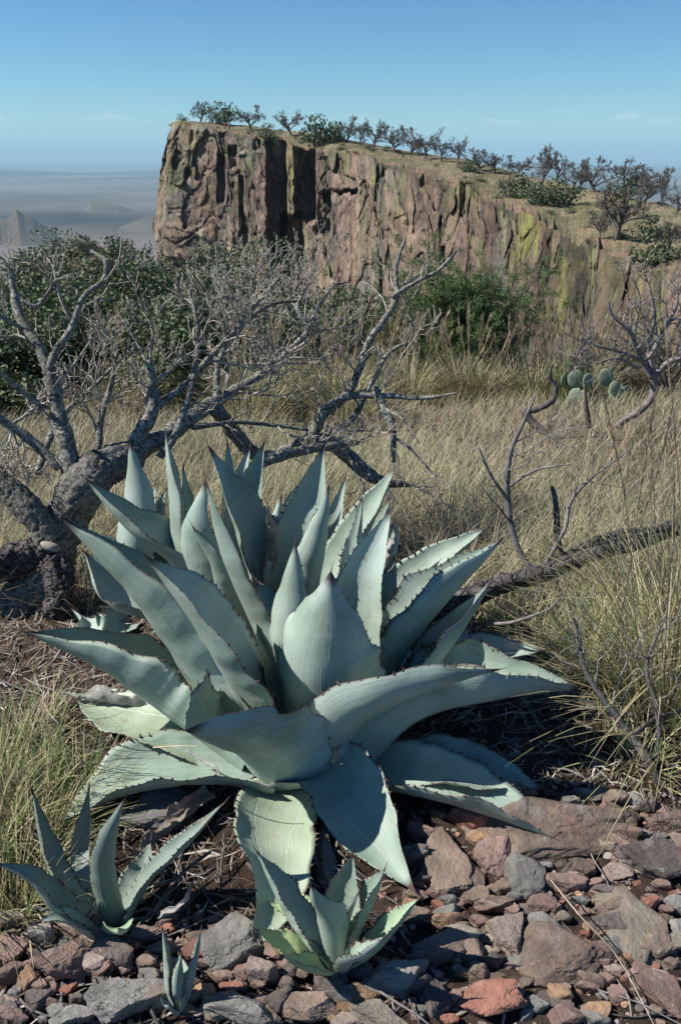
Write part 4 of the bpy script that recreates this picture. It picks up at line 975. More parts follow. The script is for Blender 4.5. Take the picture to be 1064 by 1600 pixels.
def stone_label(px, py, sz, c):
    n_ = min(ANC, key=lambda k: (ANC[k][0]-px)**2+(ANC[k][1]-py)**2); dx, dy = px-ANC[n_][0], py-ANC[n_][1]
    w = ('right of' if dx > 0 else 'left of') if abs(dx) > abs(dy) else ('below' if dy > 0 else 'above')
    v = '' if abs(dx) < .4*abs(dy) or abs(dy) < .4*abs(dx) else (', higher' if dy < 0 else ', lower') if abs(dx) > abs(dy) else (', rightward' if dx > 0 else ', leftward')
    far_ = 'close' if math.hypot(dx, dy) < 60 else 'some way'
    return '%s %s stone %s %s the %s one%s' % ('thumb sized' if sz < 28 else 'fist sized' if sz < 40 else 'chunky', CW[c], far_, w, n_, v)
while cnt < 290 and tries < 6000:
    tries += 1; px = rs.uniform(1, 1063); py = rs.uniform(1235, 1599)
    z_ = next((n for n, f in zones if f(px, py)), None)
    if not z_: continue
    sz = rs.choice([24, 34, 46, 60], p=[.20, .30, .30, .20])*rs.uniform(.85, 1.2)
    g = ground_at(px, py); m = PXM(max(g[1], .6))*1.1*sz/2
    if any((g[0]-a)**2+(g[1]-b)**2 < (0.42*(c_+m))**2 for a, b, c_ in placed): continue
    cc = rs.choice(['red', 'gray', 'brown', 'pink', 'orange', 'brick', 'dark', 'tan'], p=[.24, .14, .24, .1, .06, .05, .1, .07])
    place_rock(px, py, sz, sz*rs.uniform(.7, 1.0), str(cc), rs.uniform(.55, 1.0), 1000+cnt, 3, stone_label(px, py, sz, str(cc)) if 0 < px < 1064 and py < 1600 else 'loose stone partly outside the edge of the picture', 'small loose stones, '+z_, 'stone'); cnt += 1
# gravel: crumbs nobody could count
V3, T3 = ICO[2]; gb = Bag(); rs = np.random.default_rng(45)
shapes = [rock_geo(k, (1, 1, .7), 2, 8, .2)[0] for k in range(12)]
NP_ = 6500
gx_ = rs.uniform(-1.3, 1.9, NP_); gy_ = rs.uniform(0.62, 1.9, NP_); pz = H(gx_, gy_); qx, qy = project(np.stack([gx_, gy_, pz], -1))
okm = ((qx > 600) & (qy > 1210)) | (qy > 1420) | (rs.random(NP_) < 0.10)
pal = np.array(list(ROCKC.values())); 
for x, y, z in zip(gx_[okm], gy_[okm], pz[okm]):
    s_ = 0.0022+0.0095*rs.random()**2.2; a = rs.uniform(0, 6.28); ca, sa = math.cos(a), math.sin(a)
    P = shapes[rs.integers(12)]*[s_, s_*rs.uniform(.6, 1), s_*.8]; P = np.stack([P[:, 0]*ca-P[:, 1]*sa, P[:, 0]*sa+P[:, 1]*ca, P[:, 2]], -1)+[x, y, z+s_*.3]
    gb.add(P, None, T3, pal[rs.integers(8)]*rs.uniform(.8, 1.5))
obj('gravel', gb.mesh('gravel', [MROCK], smooth_=False), label='loose gravel between the stones', kind='stuff')

# ------------------------------------------------------------------ grass, straw and litter
def blades(base, n, L, W_, lean, azi, curl, cols, rs, seg=4, droop=0.5):
    """vectorised ribbons: base (n,3), L, W_ arrays; returns verts, quads, colours"""
    t = np.linspace(0, 1, seg+1)
    d = np.stack([np.cos(azi), np.sin(azi), 0*azi], -1)
    s = np.stack([-np.sin(azi+curl), np.cos(azi+curl), 0*azi], -1)
    ang = lean[:, None]+droop*(t[None]**1.4)*(0.6+0.8*rs.random((n, 1)))
    dl = (L/seg)[:, None]
    hx = np.concatenate([np.zeros((n, 1)), np.cumsum(np.sin(ang[:, 1:])*dl, 1)], 1); hz = np.concatenate([np.zeros((n, 1)), np.cumsum(np.cos(ang[:, 1:])*dl, 1)], 1)
    C_ = base[:, None]+d[:, None]*hx[..., None]; C_[..., 2] += hz
    w = (W_[:, None]*(1-t[None]**1.6*0.92))/2
    V = np.stack([C_-s[:, None]*w[..., None], C_+s[:, None]*w[..., None]], 2).reshape(n, -1, 3)
    k = np.arange(n)[:, None]*(2*(seg+1))+np.arange(seg)[None]*2
    q = np.stack([k, k+1, k+3, k+2], -1).reshape(-1, 4)
    return V.reshape(-1, 3), q, np.repeat(cols, 2*(seg+1), 0)
STRAW = np.array([(0.43, 0.36, 0.24), (0.50, 0.44, 0.31), (0.34, 0.27, 0.17), (0.37, 0.35, 0.21), (0.27, 0.29, 0.15), (0.19, 0.23, 0.11), (0.40, 0.29, 0.21)])
GREEN = np.array([(0.17, 0.23, 0.08), (0.26, 0.29, 0.11), (0.40, 0.36, 0.20), (0.45, 0.39, 0.24), (0.12, 0.17, 0.06), (0.38, 0.31, 0.19)])
def pick(P_, n, rs, p=None): return P_[rs.choice(len(P_), n, p=p)]*rs.uniform(.75, 1.25, (n, 1))
rs = np.random.default_rng(70)
# field: fine dry grass from the agave to the edge of the meadow
n_ = 140000
u = rs.random(n_); y = 2.3*(15.5/2.3)**(u**0.92); x = rs.uniform(-0.62, 0.62, n_)*(y+0.8)
dens = fbm(np.stack([x*0.9, y*0.9, 0*x], -1), 3, 71); keepm = (rs.random(n_) < 0.58+0.75*dens)
px_, py_ = project(np.stack([x, y, H(x, y)], -1)); keepm &= (px_ > -60) & (px_ < 1130)&~((y < 3.0)&(px_ < 640)&(px_ > 150)) & ~((y<2.75)&(px_>=640)&(rs.random(n_)<.5))
x, y = x[keepm], y[keepm]; n = len(x)
base = np.stack([x, y, H(x, y)-0.01], -1)
tone = fbm(np.stack([x*0.7, y*0.7, 0*x], -1), 3, 72); pg = np.clip(0.25+0.9*tone, 0.03, 0.9)
cols = pick(STRAW, n, rs, [.28, .24, .15, .16, .09, .02, .06]); gr_ = pick(STRAW[3:6], n, rs); mk = (rs.random(n) < pg*0.7)[:, None]; cols = np.where(mk, gr_, cols)*(.90+.25*tone[:, None])*[.98, .97, 1.0]
L = rs.uniform(.10, .34, n)*(0.75+0.5*np.clip(tone+.5, 0, 1)); wd = (0.0016+0.00075*y)*rs.uniform(.6, 1.3, n)
Vg, Qg, Cg = blades(base, n, L, wd, rs.uniform(0, .7, n), rs.uniform(0, 6.28, n), rs.uniform(-.8, .8, n), cols, rs, 3, 0.8)
obj('meadow_grass', mesh_data('meadow_grass', Vg, Qg, mats=[MGRASS], col=Cg), label='dry straw coloured grass of the meadow behind the agave', kind='stuff')
def tuft(n, Rb, Lr, lean, W_, pal_, rs, p=None, droop=.6, seg=5, origin=None):
    a = rs.uniform(0, 6.28, n); r = Rb*np.sqrt(rs.random(n)); b = np.stack([r*np.cos(a), r*np.sin(a), 0*a-0.01], -1)
    az = a+rs.normal(0, .7, n)
    return blades(b, n, rs.uniform(*Lr, n), W_*rs.uniform(.6, 1.3, n), rs.uniform(*lean, n)*(0.3+r/Rb), az, rs.uniform(-.8, .8, n), pick(pal_, n, rs, p), rs, seg, droop)
def seed_stems(bag, n, Rb, L, rs, c, top=.35, w=.006):
    for _ in range(n):
        a = rs.uniform(0, 6.28); b = np.array([Rb*.6*math.cos(a), Rb*.6*math.sin(a), 0]); ln = L*rs.uniform(.75, 1.15)
        d = unit([math.cos(a)*rs.uniform(.05, .38), math.sin(a)*rs.uniform(.05, .38), 1]); P = crook(b, d, ln, 9, rs, .03, -.01)
        cc = np.array(c)*rs.uniform(.8, 1.2); bag.tube(P, np.linspace(w*.26, w*.16, 10), 3, c=cc)
        for k in range(int(46*top/.35)):                # ear: small awned grains around the top
            f = 1-top*rs.random(); i = min(int(f*9), 8); q = P[i]+(P[i+1]-P[i])*(f*9-i)
            dd = unit(P[i+1]-P[i]); s_ = unit(np.cross(dd, rs.normal(0, 1, 3))); e_ = q+dd*w*4.5+s_*w*1.1
            sd = np.cross(dd, s_)*w*.28
            bag.add(np.array([q-sd, q+sd, e_]), None, [(0, 1, 2)], cc*rs.uniform(.8, 1.3))
def grass_clump(name, loc, args, label, group, stems=0, stemL=.8, sc_=(0.36, .29, .2), cat='grass clump', w=.006, seed=0):
    rs = np.random.default_rng(seed); V_, Q_, C_ = tuft(rs=rs, **args)
    o = obj(name, mesh_data(name, V_, Q_, mats=[MGRASS], col=C_), label=label, cat=cat, group=group); o.location = loc
    if stems:
        b = Bag(); seed_stems(b, stems, args['Rb'], stemL, rs, sc_, w=w); obj('seed_heads', b.mesh('seed_heads', [MGRASS]), o)
    return o
def gpt(px, py):
    g = ground_at(px, py); return (float(g[0]), float(g[1]), Hs(g[0], g[1]))
# bunch grass at the right edge
yel = np.array([(0.46, 0.40, 0.22), (0.36, 0.34, 0.17), (0.24, 0.27, 0.12), (0.52, 0.46, 0.32), (0.17, 0.21, 0.09)])
for i, (px, py, n, Rb, L, st, lab) in enumerate([
    (1045, 1110, 700, .12, (.25, .60), 6, 'tall yellow green bunch grass at the right edge above the twiggy shrub'),
    (935, 1050, 480, .12, (.12, .36), 3, 'low green and straw bunch grass beside the tip of the longest leaf'),
    (1095, 1020, 600, .14, (.35, .85), 9, 'bunch grass with tall seed stalks cut by the right edge'),
    (820, 985, 240, .12, (.08, .22), 0, 'short green tussock between the log and the right hand leaves'),
    (945, 985, 200, .13, (.10, .26), 4, 'grass tussock directly under the fallen log at the right'),
    (1000, 1190, 110, .07, (.08, .22), 0, 'small sparse tussock at the foot of the twiggy shrub'),
    (740, 985, 160, .10, (.06, .16), 0, 'small tussock in the shade behind the dark right hand leaf')]):
    grass_clump('bunch_grass', gpt(px, py), dict(n=n, Rb=Rb, Lr=L, lean=(.1, 1.0), W_=.0042, pal_=yel, droop=.7), lab, 'bunch grasses at the right', st, .95, (0.33, .27, .19), w=.0065, seed=500+i)
for i, (px, py, n, Rb, L, st, lab) in enumerate([
    (60, 1300, 330, .11, (.08, .24), 0, 'green grass tuft at the left edge behind the small dark agave'),
    (125, 1250, 260, .09, (.06, .20), 0, 'yellow green grass tuft left of the low spreading leaf'),
    (5, 1220, 330, .11, (.10, .26), 0, 'grass tuft cut by the left edge'),
    (50, 1140, 110, .09, (.08, .20), 0, 'dry grass tuft under the leftmost leaf'),
    (25, 1410, 260, .09, (.08, .22), 0, 'dark green grass tuft beneath the small dark agave'),
    (-30, 1320, 170, .10, (.10, .28), 0, 'outer grass tuft at the left edge'),
    (30, 870, 500, .12, (.06, .16), 0, 'bright green tuft seen through the fork of the dead tree')]):
    grass_clump('grass_tuft', gpt(px, py), dict(n=n, Rb=Rb, Lr=L, lean=(.1, .9), W_=.0034, pal_=GREEN, droop=.6), lab, 'green grass tufts at the left', st, seed=520+i)
# tall tussocks with ears along the far edge of the meadow
rs = np.random.default_rng(81)
for i in range(46):
    px = rs.uniform(380, 860) if i < 30 else rs.uniform(120, 380) if i < 34 else rs.uniform(860, 1100); py = rs.uniform(588, 612) if px > 560 else rs.uniform(595, 680)
    D = rs.uniform(9.5, 13.0) if px > 560 else rs.uniform(7, 11)
    P = W(px, py, D); z = Hs(P[0], P[1])
    o = grass_clump('tussock_grass', (P[0], P[1], z), dict(n=340, Rb=.22, Lr=(.35, .85), lean=(.05, .8), W_=.014, pal_=np.vstack([GREEN*0.8, STRAW[:4]]), droop=.6, seg=4), 'tall tussock of green and straw grass along the far edge of the meadow', 'tussocks at the edge of the meadow', 5, 1.15, (.40, .33, .22), w=.022, seed=600+i)
# lily like bear grass right of the pine
grass_clump('bear_grass', tuple(map(float, (lambda p: (p[0], p[1], Hs(p[0], p[1])))(W(885, 600, 9.6)))), dict(n=520, Rb=.18, Lr=(.4, .85), lean=(.05, 1.1), W_=.012, pal_=np.array([(.13, .19, .05), (.19, .25, .08)]), droop=.3, seg=4), 'bright green spiky clump of bear grass right of the pine', None, cat='plant', seed=77)
# straw, dead leaves and sticks on the soil
rs = np.random.default_rng(90); lb = Bag(); n = 26000
x = rs.uniform(-1.6, 2.1, n); y = rs.uniform(.65, 2.9, n); z = H(x, y); qx, qy = project(np.stack([x, y, z], -1))
dens = np.where(qy < 1260, 1.0, np.where((qx > 640), .07, .30)); dens = np.where(qx < 420, np.maximum(dens, .7), dens)
m_ = rs.random(n) < dens
LC = np.array([(.28, .24, .19), (.17, .13, .095), (.08, .06, .045), (.42, .38, .33), (.12, .095, .075)])
for X, Y, Z_ in zip(x[m_], y[m_], z[m_]):
    a = rs.uniform(0, 6.28); L_ = rs.uniform(.012, .11); w_ = rs.uniform(.0006, .0030); d = np.array([math.cos(a), math.sin(a), rs.uniform(-.12, .22)]); s_ = np.array([-d[1], d[0], rs.uniform(-.4, .4)])
    c = np.array([X, Y, Z_+rs.uniform(.001, .016)]); k = rs.normal(0, .12); m2 = c+s_*L_*k
    V_ = np.array([c-d*L_/2-s_*w_*.4, c-d*L_/2+s_*w_*.4, m2-s_*w_, m2+s_*w_, c+d*L_/2-s_*w_*.3, c+d*L_/2+s_*w_*.3])
    lb.add(V_, [(0, 1, 3, 2), (2, 3, 5, 4)], None, LC[rs.integers(5)]*rs.uniform(.7, 1.2))
obj('ground_litter', lb.mesh('ground_litter', [MLITTER]), label='dry straw and leaf litter on the soil', kind='stuff')
sb = Bag()
for k in range(240):
    px, py = rs.uniform(-20, 1090), rs.uniform(980, 1600)
    if 640 < px < 1000 and py > 1280 and rs.random() < .8: continue
    g = ground_at(px, py); a = rs.uniform(0, 6.28); L_ = rs.uniform(.06, .3)
    P = crook([g[0], g[1], Hs(g[0], g[1])+.008], [math.cos(a), math.sin(a), .05], L_, 7, rs, .16, 0); P[:, 2] = H(P[:, 0], P[:, 1])+rs.uniform(.004, .02)
    sb.tube(P, np.linspace(rs.uniform(.0015, .0045), .001, 8), 5, c=rs.choice([.45, .8, 1.1]))
obj('fallen_twigs', sb.mesh('fallen_twigs', [MDEAD]), label='fallen twigs scattered over the soil', kind='stuff')
# single sticks and stalks that can be picked out
def stick(pts, r, name, label, cat='stick', c=(1, 1, 1), mat=None, n=24):
    P = catmull([W(*p) for p in pts], n); g = H(P[:, 0], P[:, 1]); P[:, 2] = np.maximum(P[:, 2], g+r)
    b = Bag(); b.tube(P, np.linspace(r, r*.6, n), 7, .15, 3, c=c); return obj(name, b.mesh(name, [mat or MDEAD]), label=label, cat=cat)
def gd(px, py, h=0.01): g = ground_at(px, py); return (px, py, g[1]-h*1.0)
stick([gd(860, 1375, .05), gd(905, 1430, .06), gd(960, 1490, .03), gd(1000, 1560, .02), gd(1040, 1640)], .0016, 'dry_stalk', 'long thin pale stalk running diagonally over the lichen spotted slab', 'stalk', c=(.34, .29, .24), mat=MLITTER)
stick([gd(240, 1168, .28), gd(275, 1166, .30), gd(310, 1166, .31)], .0018, 'dry_straw', 'single pale straw lying across the big leaf at the left', 'straw', c=(.55, .45, .3), mat=MLITTER)
stick([(292, 1172, 1.47), (320, 1190, 1.45), (338, 1200, 1.43), (346, 1220, 1.41)], .0035, 'pale_twig', 'curved whitish twig resting on the low left leaf', 'twig', c=(1.7, 1.7, 1.7))
stick([gd(640, 1190, .05), gd(740, 1185, .05), gd(850, 1175, .04)], .006, 'buried_stick', 'brown stick in the shade under the right hand leaves', 'stick', c=(.6, .5, .45))
stick([gd(230, 1440, .02), gd(280, 1370, .08), gd(330, 1330, .1)], .005, 'dead_stalk', 'dark dead stalk leaning behind the small dark agave', 'stalk', c=(.5, .45, .4))
# weathered old stem of the agave
P, T = rock_geo(909, (.085, .05, .036), 5, 9, .2, .09)
o = obj('weathered_wood', mesh_data('weathered_wood', P, None, T, mats=[MDEAD], col=np.full((len(P), 3), .72)), label='weathered wrinkled chunk of old wood under the low left leaf', cat='wood')
g = gpt(252, 1285); o.location = (g[0], g[1], g[2]+.03)
# ------------------------------------------------------------------ shrubs and trees
def crown_points(lobes, n, rs, shell=.55):
    """points in a union of uneven ellipsoid lobes, thicker towards their skins"""
    vol = np.array([l[3]*l[4]*l[5] for l in lobes]); k = rs.choice(len(lobes), n, p=vol/vol.sum())
    L = np.array(lobes)[k]; d = unit(rs.normal(0, 1, (n, 3))); r = rs.random(n)**(1/3.0); r = shell+(1-shell)*r
    r = np.where(rs.random(n) < .25, rs.random(n)**.5, r)
    q = L[:, :3]+d*L[:, 3:6]*r[:, None]
    return q, d
def leaf_cards(P, d, rs, size, cols, aspect=.55, up=.35):
    n = len(P); nrm = unit(d*.5+rs.normal(0, .6, (n, 3))+[0, 0, up]); t = unit(np.cross(nrm, rs.normal(0, 1, (n, 3)))); s = np.cross(nrm, t)
    L = size*rs.uniform(.6, 1.3, (n, 1)); w = L*aspect
    V = np.stack([P-t*L*.5, P+s*w*.5+nrm*L*.06, P+t*L*.5, P-s*w*.5+nrm*L*.06], 1).reshape(-1, 3)
    return V, np.arange(4*n).reshape(n, 4), np.repeat(cols, 4, 0)
OAK = np.array([(.070, .105, .050), (.095, .135, .062), (.052, .080, .038), (.120, .155, .078), (.110, .125, .066)])
def make_oak(name, loc, w, h, n, leaf, label, seed, group=None, pal_=OAK, bare=.2, cat='tree', twc=(.7, .7, .7), nb=9, gaps=.12):
    rs = np.random.default_rng(seed); root = empty(name, loc, label=label, cat=cat, group=group)
    tb = Bag(); bb = Bag(); lobes = []
    for k in range(3 if h > 1.2 else 2):
        a = rs.uniform(0, 6.28); P = crook([rs.uniform(-.1, .1)*w, rs.uniform(-.1, .1)*w, -.1], [math.cos(a)*.35, math.sin(a)*.35, 1], h*.55, 6, rs, .16, .05)
        tb.tube(P, np.linspace(.035*h, .016*h, 7), 7, .2, seed, c=(.11, .095, .085))
        for j in range(nb):
            a = rs.uniform(0, 6.28); f = rs.integers(2, 7); d = [math.cos(a), math.sin(a), rs.uniform(.1, 1.3)]
            Q = crook(P[f], d, rs.uniform(.3, .56)*max(w*.8, h*.7), 7, rs, .2, .06)
            Q[:, 0] = np.clip(Q[:, 0], -w*.5, w*.5); Q[:, 2] = np.clip(Q[:, 2], 0, h*.95)
            bb.tube(Q, np.linspace(.013*h, .003*h, 8), 5, c=np.array(twc)*.25)
            twigs(bb, Q, .008*h, .003*h, rs, 1, 4.0/h*2.2, .26*h, .3, np.array(twc)*rs.uniform(.25, .42), .3, minr=.0018*max(h, .8), sides=3)
            for m in range(3, 8, 2):
                s_ = rs.uniform(.10, .2)*w; lobes.append((*(Q[m]+rs.normal(0, .05*w, 3)), s_, s_, s_*rs.uniform(.5, .8)))
    P, d = crown_points(lobes, n, rs, .5)
    g_ = fbm(P*(3.2/max(w, h))*2.2+seed, 3, seed); k_ = g_ > -0.5+gaps*2; P, d = P[k_], d[k_]
    k_ = P[:, 2] > .04*h; P, d = P[k_], d[k_]
    V_, Q_, C_ = leaf_cards(P, d, rs, leaf, pick(pal_, len(P), rs))
    obj('trunk', tb.mesh('trunk', [MTRUNK]), root); obj('branches', bb.mesh('branches', [MTRUNK]), root)
    obj('crown', mesh_data('crown', V_, Q_, mats=[MLEAF], col=C_, smooth_=False), root)
    return root
def base_of(px, D): P = W(px, 500, D); return P[0], Hs(P[0], D)
for i, (px, ytop, D, w, n, lab) in enumerate([
    (95, 385, 12.0, 3.2, 17000, 'dark green live oak shrub at the left behind the forked dead trunk'),
    (235, 372, 13.5, 3.4, 19000, 'tall dark live oak left of the foot of the cliff'),
    (365, 385, 12.5, 3.2, 19000, 'live oak whose crown touches the shadowed gully of the cliff'),
    (455, 440, 11.0, 2.3, 14000, 'low live oak in the middle at the end of the oak thicket'),
    (30, 420, 9.5, 2.2, 11000, 'live oak cut by the left edge'),
    (170, 455, 9.8, 2.6, 14000, 'nearer leafy live oak behind the leaning dead branches'),
    (300, 450, 9.5, 2.2, 12000, 'rounded live oak right behind the grey dead branches'),
    (10, 560, 7.5, 1.1, 5000, 'low dark live oak bush at the left edge behind the dead tree'),
    (-60, 395, 14.0, 2.8, 9000, 'live oak beyond the left edge of the thicket')]):
    x_, z_ = base_of(px, D); top = W(px, ytop+42, D)[2]
    make_oak('live_oak', (x_, D, z_), w*1.1, (top-z_)*1.04, int(n*1.7), .066, lab, 900+i, 'live oaks behind the dead tree', gaps=.10)
for i, (px, ytop, D, w, n, lab) in enumerate([
    (535, 462, 26, 2.6, 4000, 'small round green bush at the foot of the cliff, seen above the meadow'),
    (610, 470, 30, 4.2, 6000, 'green bush left of the pine at the foot of the cliff'),
    (560, 500, 20, 3.2, 6000, 'dark green bush behind the dead branches in the middle'),
    (500, 505, 17, 2.4, 5000, 'grey green bush right of the oak thicket'),
    (655, 505, 18, 2.4, 5000, 'grey green bush against the left side of the pine'),
    (238, 343, 60, 3.6, 3000, 'dark juniper bush at the left foot of the cliff'),
    (4, 342, 24, 1.9, 5000, 'dark green tree top at the left edge')]):
    x_, z_ = base_of(px, D); top = W(px, ytop, D)[2]; hh_ = top-z_
    if hh_ > w*1.6: z_ = top-w*1.3; hh_ = w*1.3
    z_ = max(z_, Hs(x_, D)); 
    zz_ = Hs(x_, D); make_oak('bush', (x_, D, zz_), w*1.0, top-zz_, n, .05+.004*D, lab, 940+i, 'bushes on the slope under the cliff', cat='bush', nb=6)
# the pinyon pine
def make_pine(loc, w, h, label, seed=3):
    rs = np.random.default_rng(seed); root = empty('pinyon_pine', loc, label=label, cat='tree')
    tb = Bag(); P = crook([0, 0, -.1], [0.03, 0, 1], h*.97, 10, rs, .05, .02); tb.tube(P, np.linspace(.05*h, .012*h, 11), 8, .2, c=(.14, .11, .09))
    bb = Bag(); tips = []
    for j in range(58):
        f = rs.uniform(.04, .97); i = min(int(f*10), 9); a = rs.uniform(0, 6.28); ln = w*.52*((1-f)**.7*.95+.10)*rs.choice([.5, .8, 1.0, 1.25])
        Q = crook(P[i]+(P[i+1]-P[i])*(f*10-i), [math.cos(a), math.sin(a), .25+f*.7], ln, 7, rs, .14, .07); bb.tube(Q, np.linspace(.012*h, .004*h, 8), 5, c=(.12, .10, .08))
        for m in range(2, 8):
            for _ in range(7): tips.append(Q[m]+rs.normal(0, .05*w, 3)*[1, 1, .7])
    tips = np.array(tips); nt2 = len(tips); per = 44; n = nt2*per; B = np.repeat(tips, per, 0)+rs.normal(0, .028, (n, 3)); d = unit(rs.normal(0, 1, (n, 3))+[0, 0, .55]); s = unit(np.cross(d, rs.normal(0, 1, (n, 3))))
    L = rs.uniform(.035, .075, (n, 1)); wn = .0052
    V_ = np.stack([B-s*wn, B+s*wn, B+d*L], 1).reshape(-1, 3); T_ = np.arange(3*n).reshape(n, 3)
    tc_ = np.repeat(np.array([(.070, .118, .040), (.095, .150, .052), (.055, .092, .034), (.125, .17, .062)])[rs.integers(0, 4, nt2)], per, 0)*rs.uniform(.75, 1.25, (n, 1))
    obj('trunk', tb.mesh('trunk', [MTRUNK]), root); obj('branches', bb.mesh('branches', [MTRUNK]), root)
    obj('needles', mesh_data('needles', V_, None, T_, mats=[MNEEDLE], col=np.repeat(tc_, 3, 0), smooth_=False), root)
x_, z_ = base_of(700, 12.5); make_pine((x_, 12.5, z_), 4.3, (W(735, 462, 12.5)[2]-z_), 'bushy dark green pinyon pine at the far edge of the meadow below the cliff')
# bare twiggy tree growing between the oaks and the cliff, bare shrub at the right
def bare_tree_mesh(seed, spread=1.0, lean=0.0, fine=1.0, crown_twigs=1.0):
    """unit tree, 1 m high"""
    rs = np.random.default_rng(seed); tb = Bag(); bb = Bag()
    P = crook([0, 0, -.03], [lean+rs.uniform(-.15, .15), rs.uniform(-.15, .15), 1], .42, 5, rs, .16, .02); tb.tube(P, np.linspace(.034, .022, 6), 6, .2, c=(.14, .12, .11))
    for j in range(8):
        a = rs.uniform(0, 6.28)+j*.8; f = rs.integers(2, 6); Q = crook(P[f], [math.cos(a)*spread, math.sin(a)*spread, rs.uniform(.5, 1.2)], rs.uniform(.38, .6), 7, rs, .22, .04)
        bb.tube(Q, np.linspace(.016, .005, 8), 5, c=(.15, .135, .13))
        twigs(bb, Q, .010, .005, rs, 2, 24*crown_twigs, .22, .3, (.12, .11, .10), .15, minr=.0030*fine, sides=3)
    V_ = np.vstack(bb.V); m = V_[:, 2].max()
    for b in (tb, bb): b.V = [v/m for v in b.V]
    return tb.mesh('trunk', [MTRUNK]), bb.mesh('branches', [MTRUNK])
BARE = [bare_tree_mesh(s, sp_, ln) for s, sp_, ln in ((1, 1.0, 0), (2, 1.3, .2), (3, .8, -.1), (4, 1.5, .1), (5, .6, .1))]
def bushy_mesh(seed, n=900, leaf=.075, flat=.75):
    rs = np.random.default_rng(seed); tb = Bag(); lobes = []
    for k in range(4):
        a = rs.uniform(0, 6.28); P = crook([0, 0, -.04], [math.cos(a)*.6, math.sin(a)*.6, 1], .55, 5, rs, .2, .03); tb.tube(P, np.linspace(.03, .012, 6), 5, c=(.12, .1, .09))
        for m in range(2, 6): s_ = rs.uniform(.14, .26); lobes.append((*(P[m]+rs.normal(0, .12, 3)), s_*1.25, s_*1.25, s_*flat))
    P, d = crown_points(lobes, n, rs, .5); k_ = P[:, 2] > .02; P, d = P[k_], d[k_]; V_, Q_, C_ = leaf_cards(P, d, rs, leaf, pick(OAK, len(P), rs), .7)
    m = V_[:, 2].max(); tb.V = [v/m for v in tb.V]
    return tb.mesh('trunk', [MTRUNK]), mesh_data('crown', V_/m, Q_, mats=[MLEAF], col=C_, smooth_=False)
BUSHY = [bushy_mesh(s) for s in (11, 12, 13, 14)]
def put_tree(pair, name, loc, h, w, label, group, rot, cat='tree', second='branches'):
    root = empty(name, tuple(map(float, loc)), label=label, cat=cat, group=group); root.scale = (h*w, h*w, h); root.rotation_euler.z = rot
    obj('trunk', pair[0], root); obj(second, pair[1], root); return root
rs = np.random.default_rng(120)
side = lambda px: 'at the far left tip' if px < 340 else 'above the dark gully' if px < 500 else 'on the middle of the rim' if px < 700 else 'on the right half' if px < 900 else 'near the right edge'
MT = [(283, 190, 9, 1.2, 'g', 'tiny bush on the very tip of the mesa'), (314, 188, 24, 1.0, 'b', 'first bare spreading tree from the tip of the mesa'), (350, 194, 26, 1.0, 'g', 'rounded dark tree second from the tip of the mesa'),
 (393, 201, 26, 1.0, 'b', 'low spreading bare tree above the pocketed part of the cliff'), (421, 226, 20, 1.4, 'g', 'low dark shrub on the rim left of the gully'), (455, 212, 30, 1.1, 'b', 'grey tree straight above the dark gully'), (494, 228, 36, .9, 'g', 'dense dark green tree right of the gully'),
 (524, 222, 24, 1.1, 'g', 'small dark tree in the row right of the gully'), (538, 222, 30, .9, 'b', 'slim bare tree rising out of the dark row'), (563, 228, 22, 1.0, 'b', 'small grey tree before the pair of bare round trees'), (583, 234, 36, .8, 'b', 'left one of the pair of bare round trees'),
 (616, 238, 34, 1.1, 'b', 'right one of the pair of bare round trees'), (640, 242, 22, 1.2, 'b', 'low grey tree after the pair of bare round trees'), (664, 249, 38, .9, 'b', 'bare tree standing higher than its neighbours at the middle of the skyline'), (690, 252, 22, 1.2, 'b', 'low bare bush at the middle of the skyline'),
 (715, 256, 32, .9, 'b', 'round bare tree standing alone right of the middle of the skyline'), (752, 268, 28, 1.5, 'b', 'wide low bare tree on the skyline'), (773, 270, 24, .9, 'b', 'small bare tree just right of the wide low one'), (806, 276, 26, 1.1, 'b', 'grey tree left of the largest bare tree'),
 (842, 296, 54, .9, 'b', 'largest bare tree on the mesa with a dark trunk'), (868, 285, 36, 1.0, 'b', 'tree behind the right side of the largest bare one'), (893, 292, 30, .9, 'b', 'slender bare tree between the largest one and the gap'), (812, 308, 32, .9, 'g', 'dark green tree below the largest bare one'),
 (838, 318, 26, 1.4, 'g', 'low green bush on the slope below the largest bare tree'), (866, 318, 34, 1.2, 'g', 'bushy green tree right below the largest bare tree'), (790, 306, 26, .9, 'b', 'grey leafless bush left of the green ones'), (930, 300, 42, 1.1, 'b', 'spreading bare tree right of the gap'), 
 (968, 302, 44, 1.3, 'b', 'umbrella shaped bare tree with wide crown'), (1003, 318, 44, .8, 'b', 'narrow bare tree right of the umbrella shaped one'), (1034, 328, 52, .5, 'b', 'thin upright bare tree near the right edge'), (1056, 335, 30, .9, 'b', 'bare tree cut by the right edge'),
 (962, 374, 76, .85, 'b', 'big grey leafless tree standing on the rim itself'), (1012, 372, 30, 1.5, 'g', 'round green bush right of the big leafless rim tree'), (1018, 418, 42, 1.3, 'g', 'dark green bush hanging on the edge at the right'), (1042, 400, 44, .9, 'b', 'bare bush at the right edge above the rim'), (1060, 395, 40, .8, 'b', 'second bare bush cut by the right edge'),
 (935, 372, 36, .9, 'b', 'twiggy grey shrub left of the big leafless rim tree'), (905, 252+40, 20, 1.2, 'b', 'faint low bush in the gap of the skyline'), (980, 300, 22, 1.5, 'g', 'dark bush under the umbrella shaped tree'), (730, 268, 14, 1.5, 'g', 'small dark bush on the grass near the skyline')]
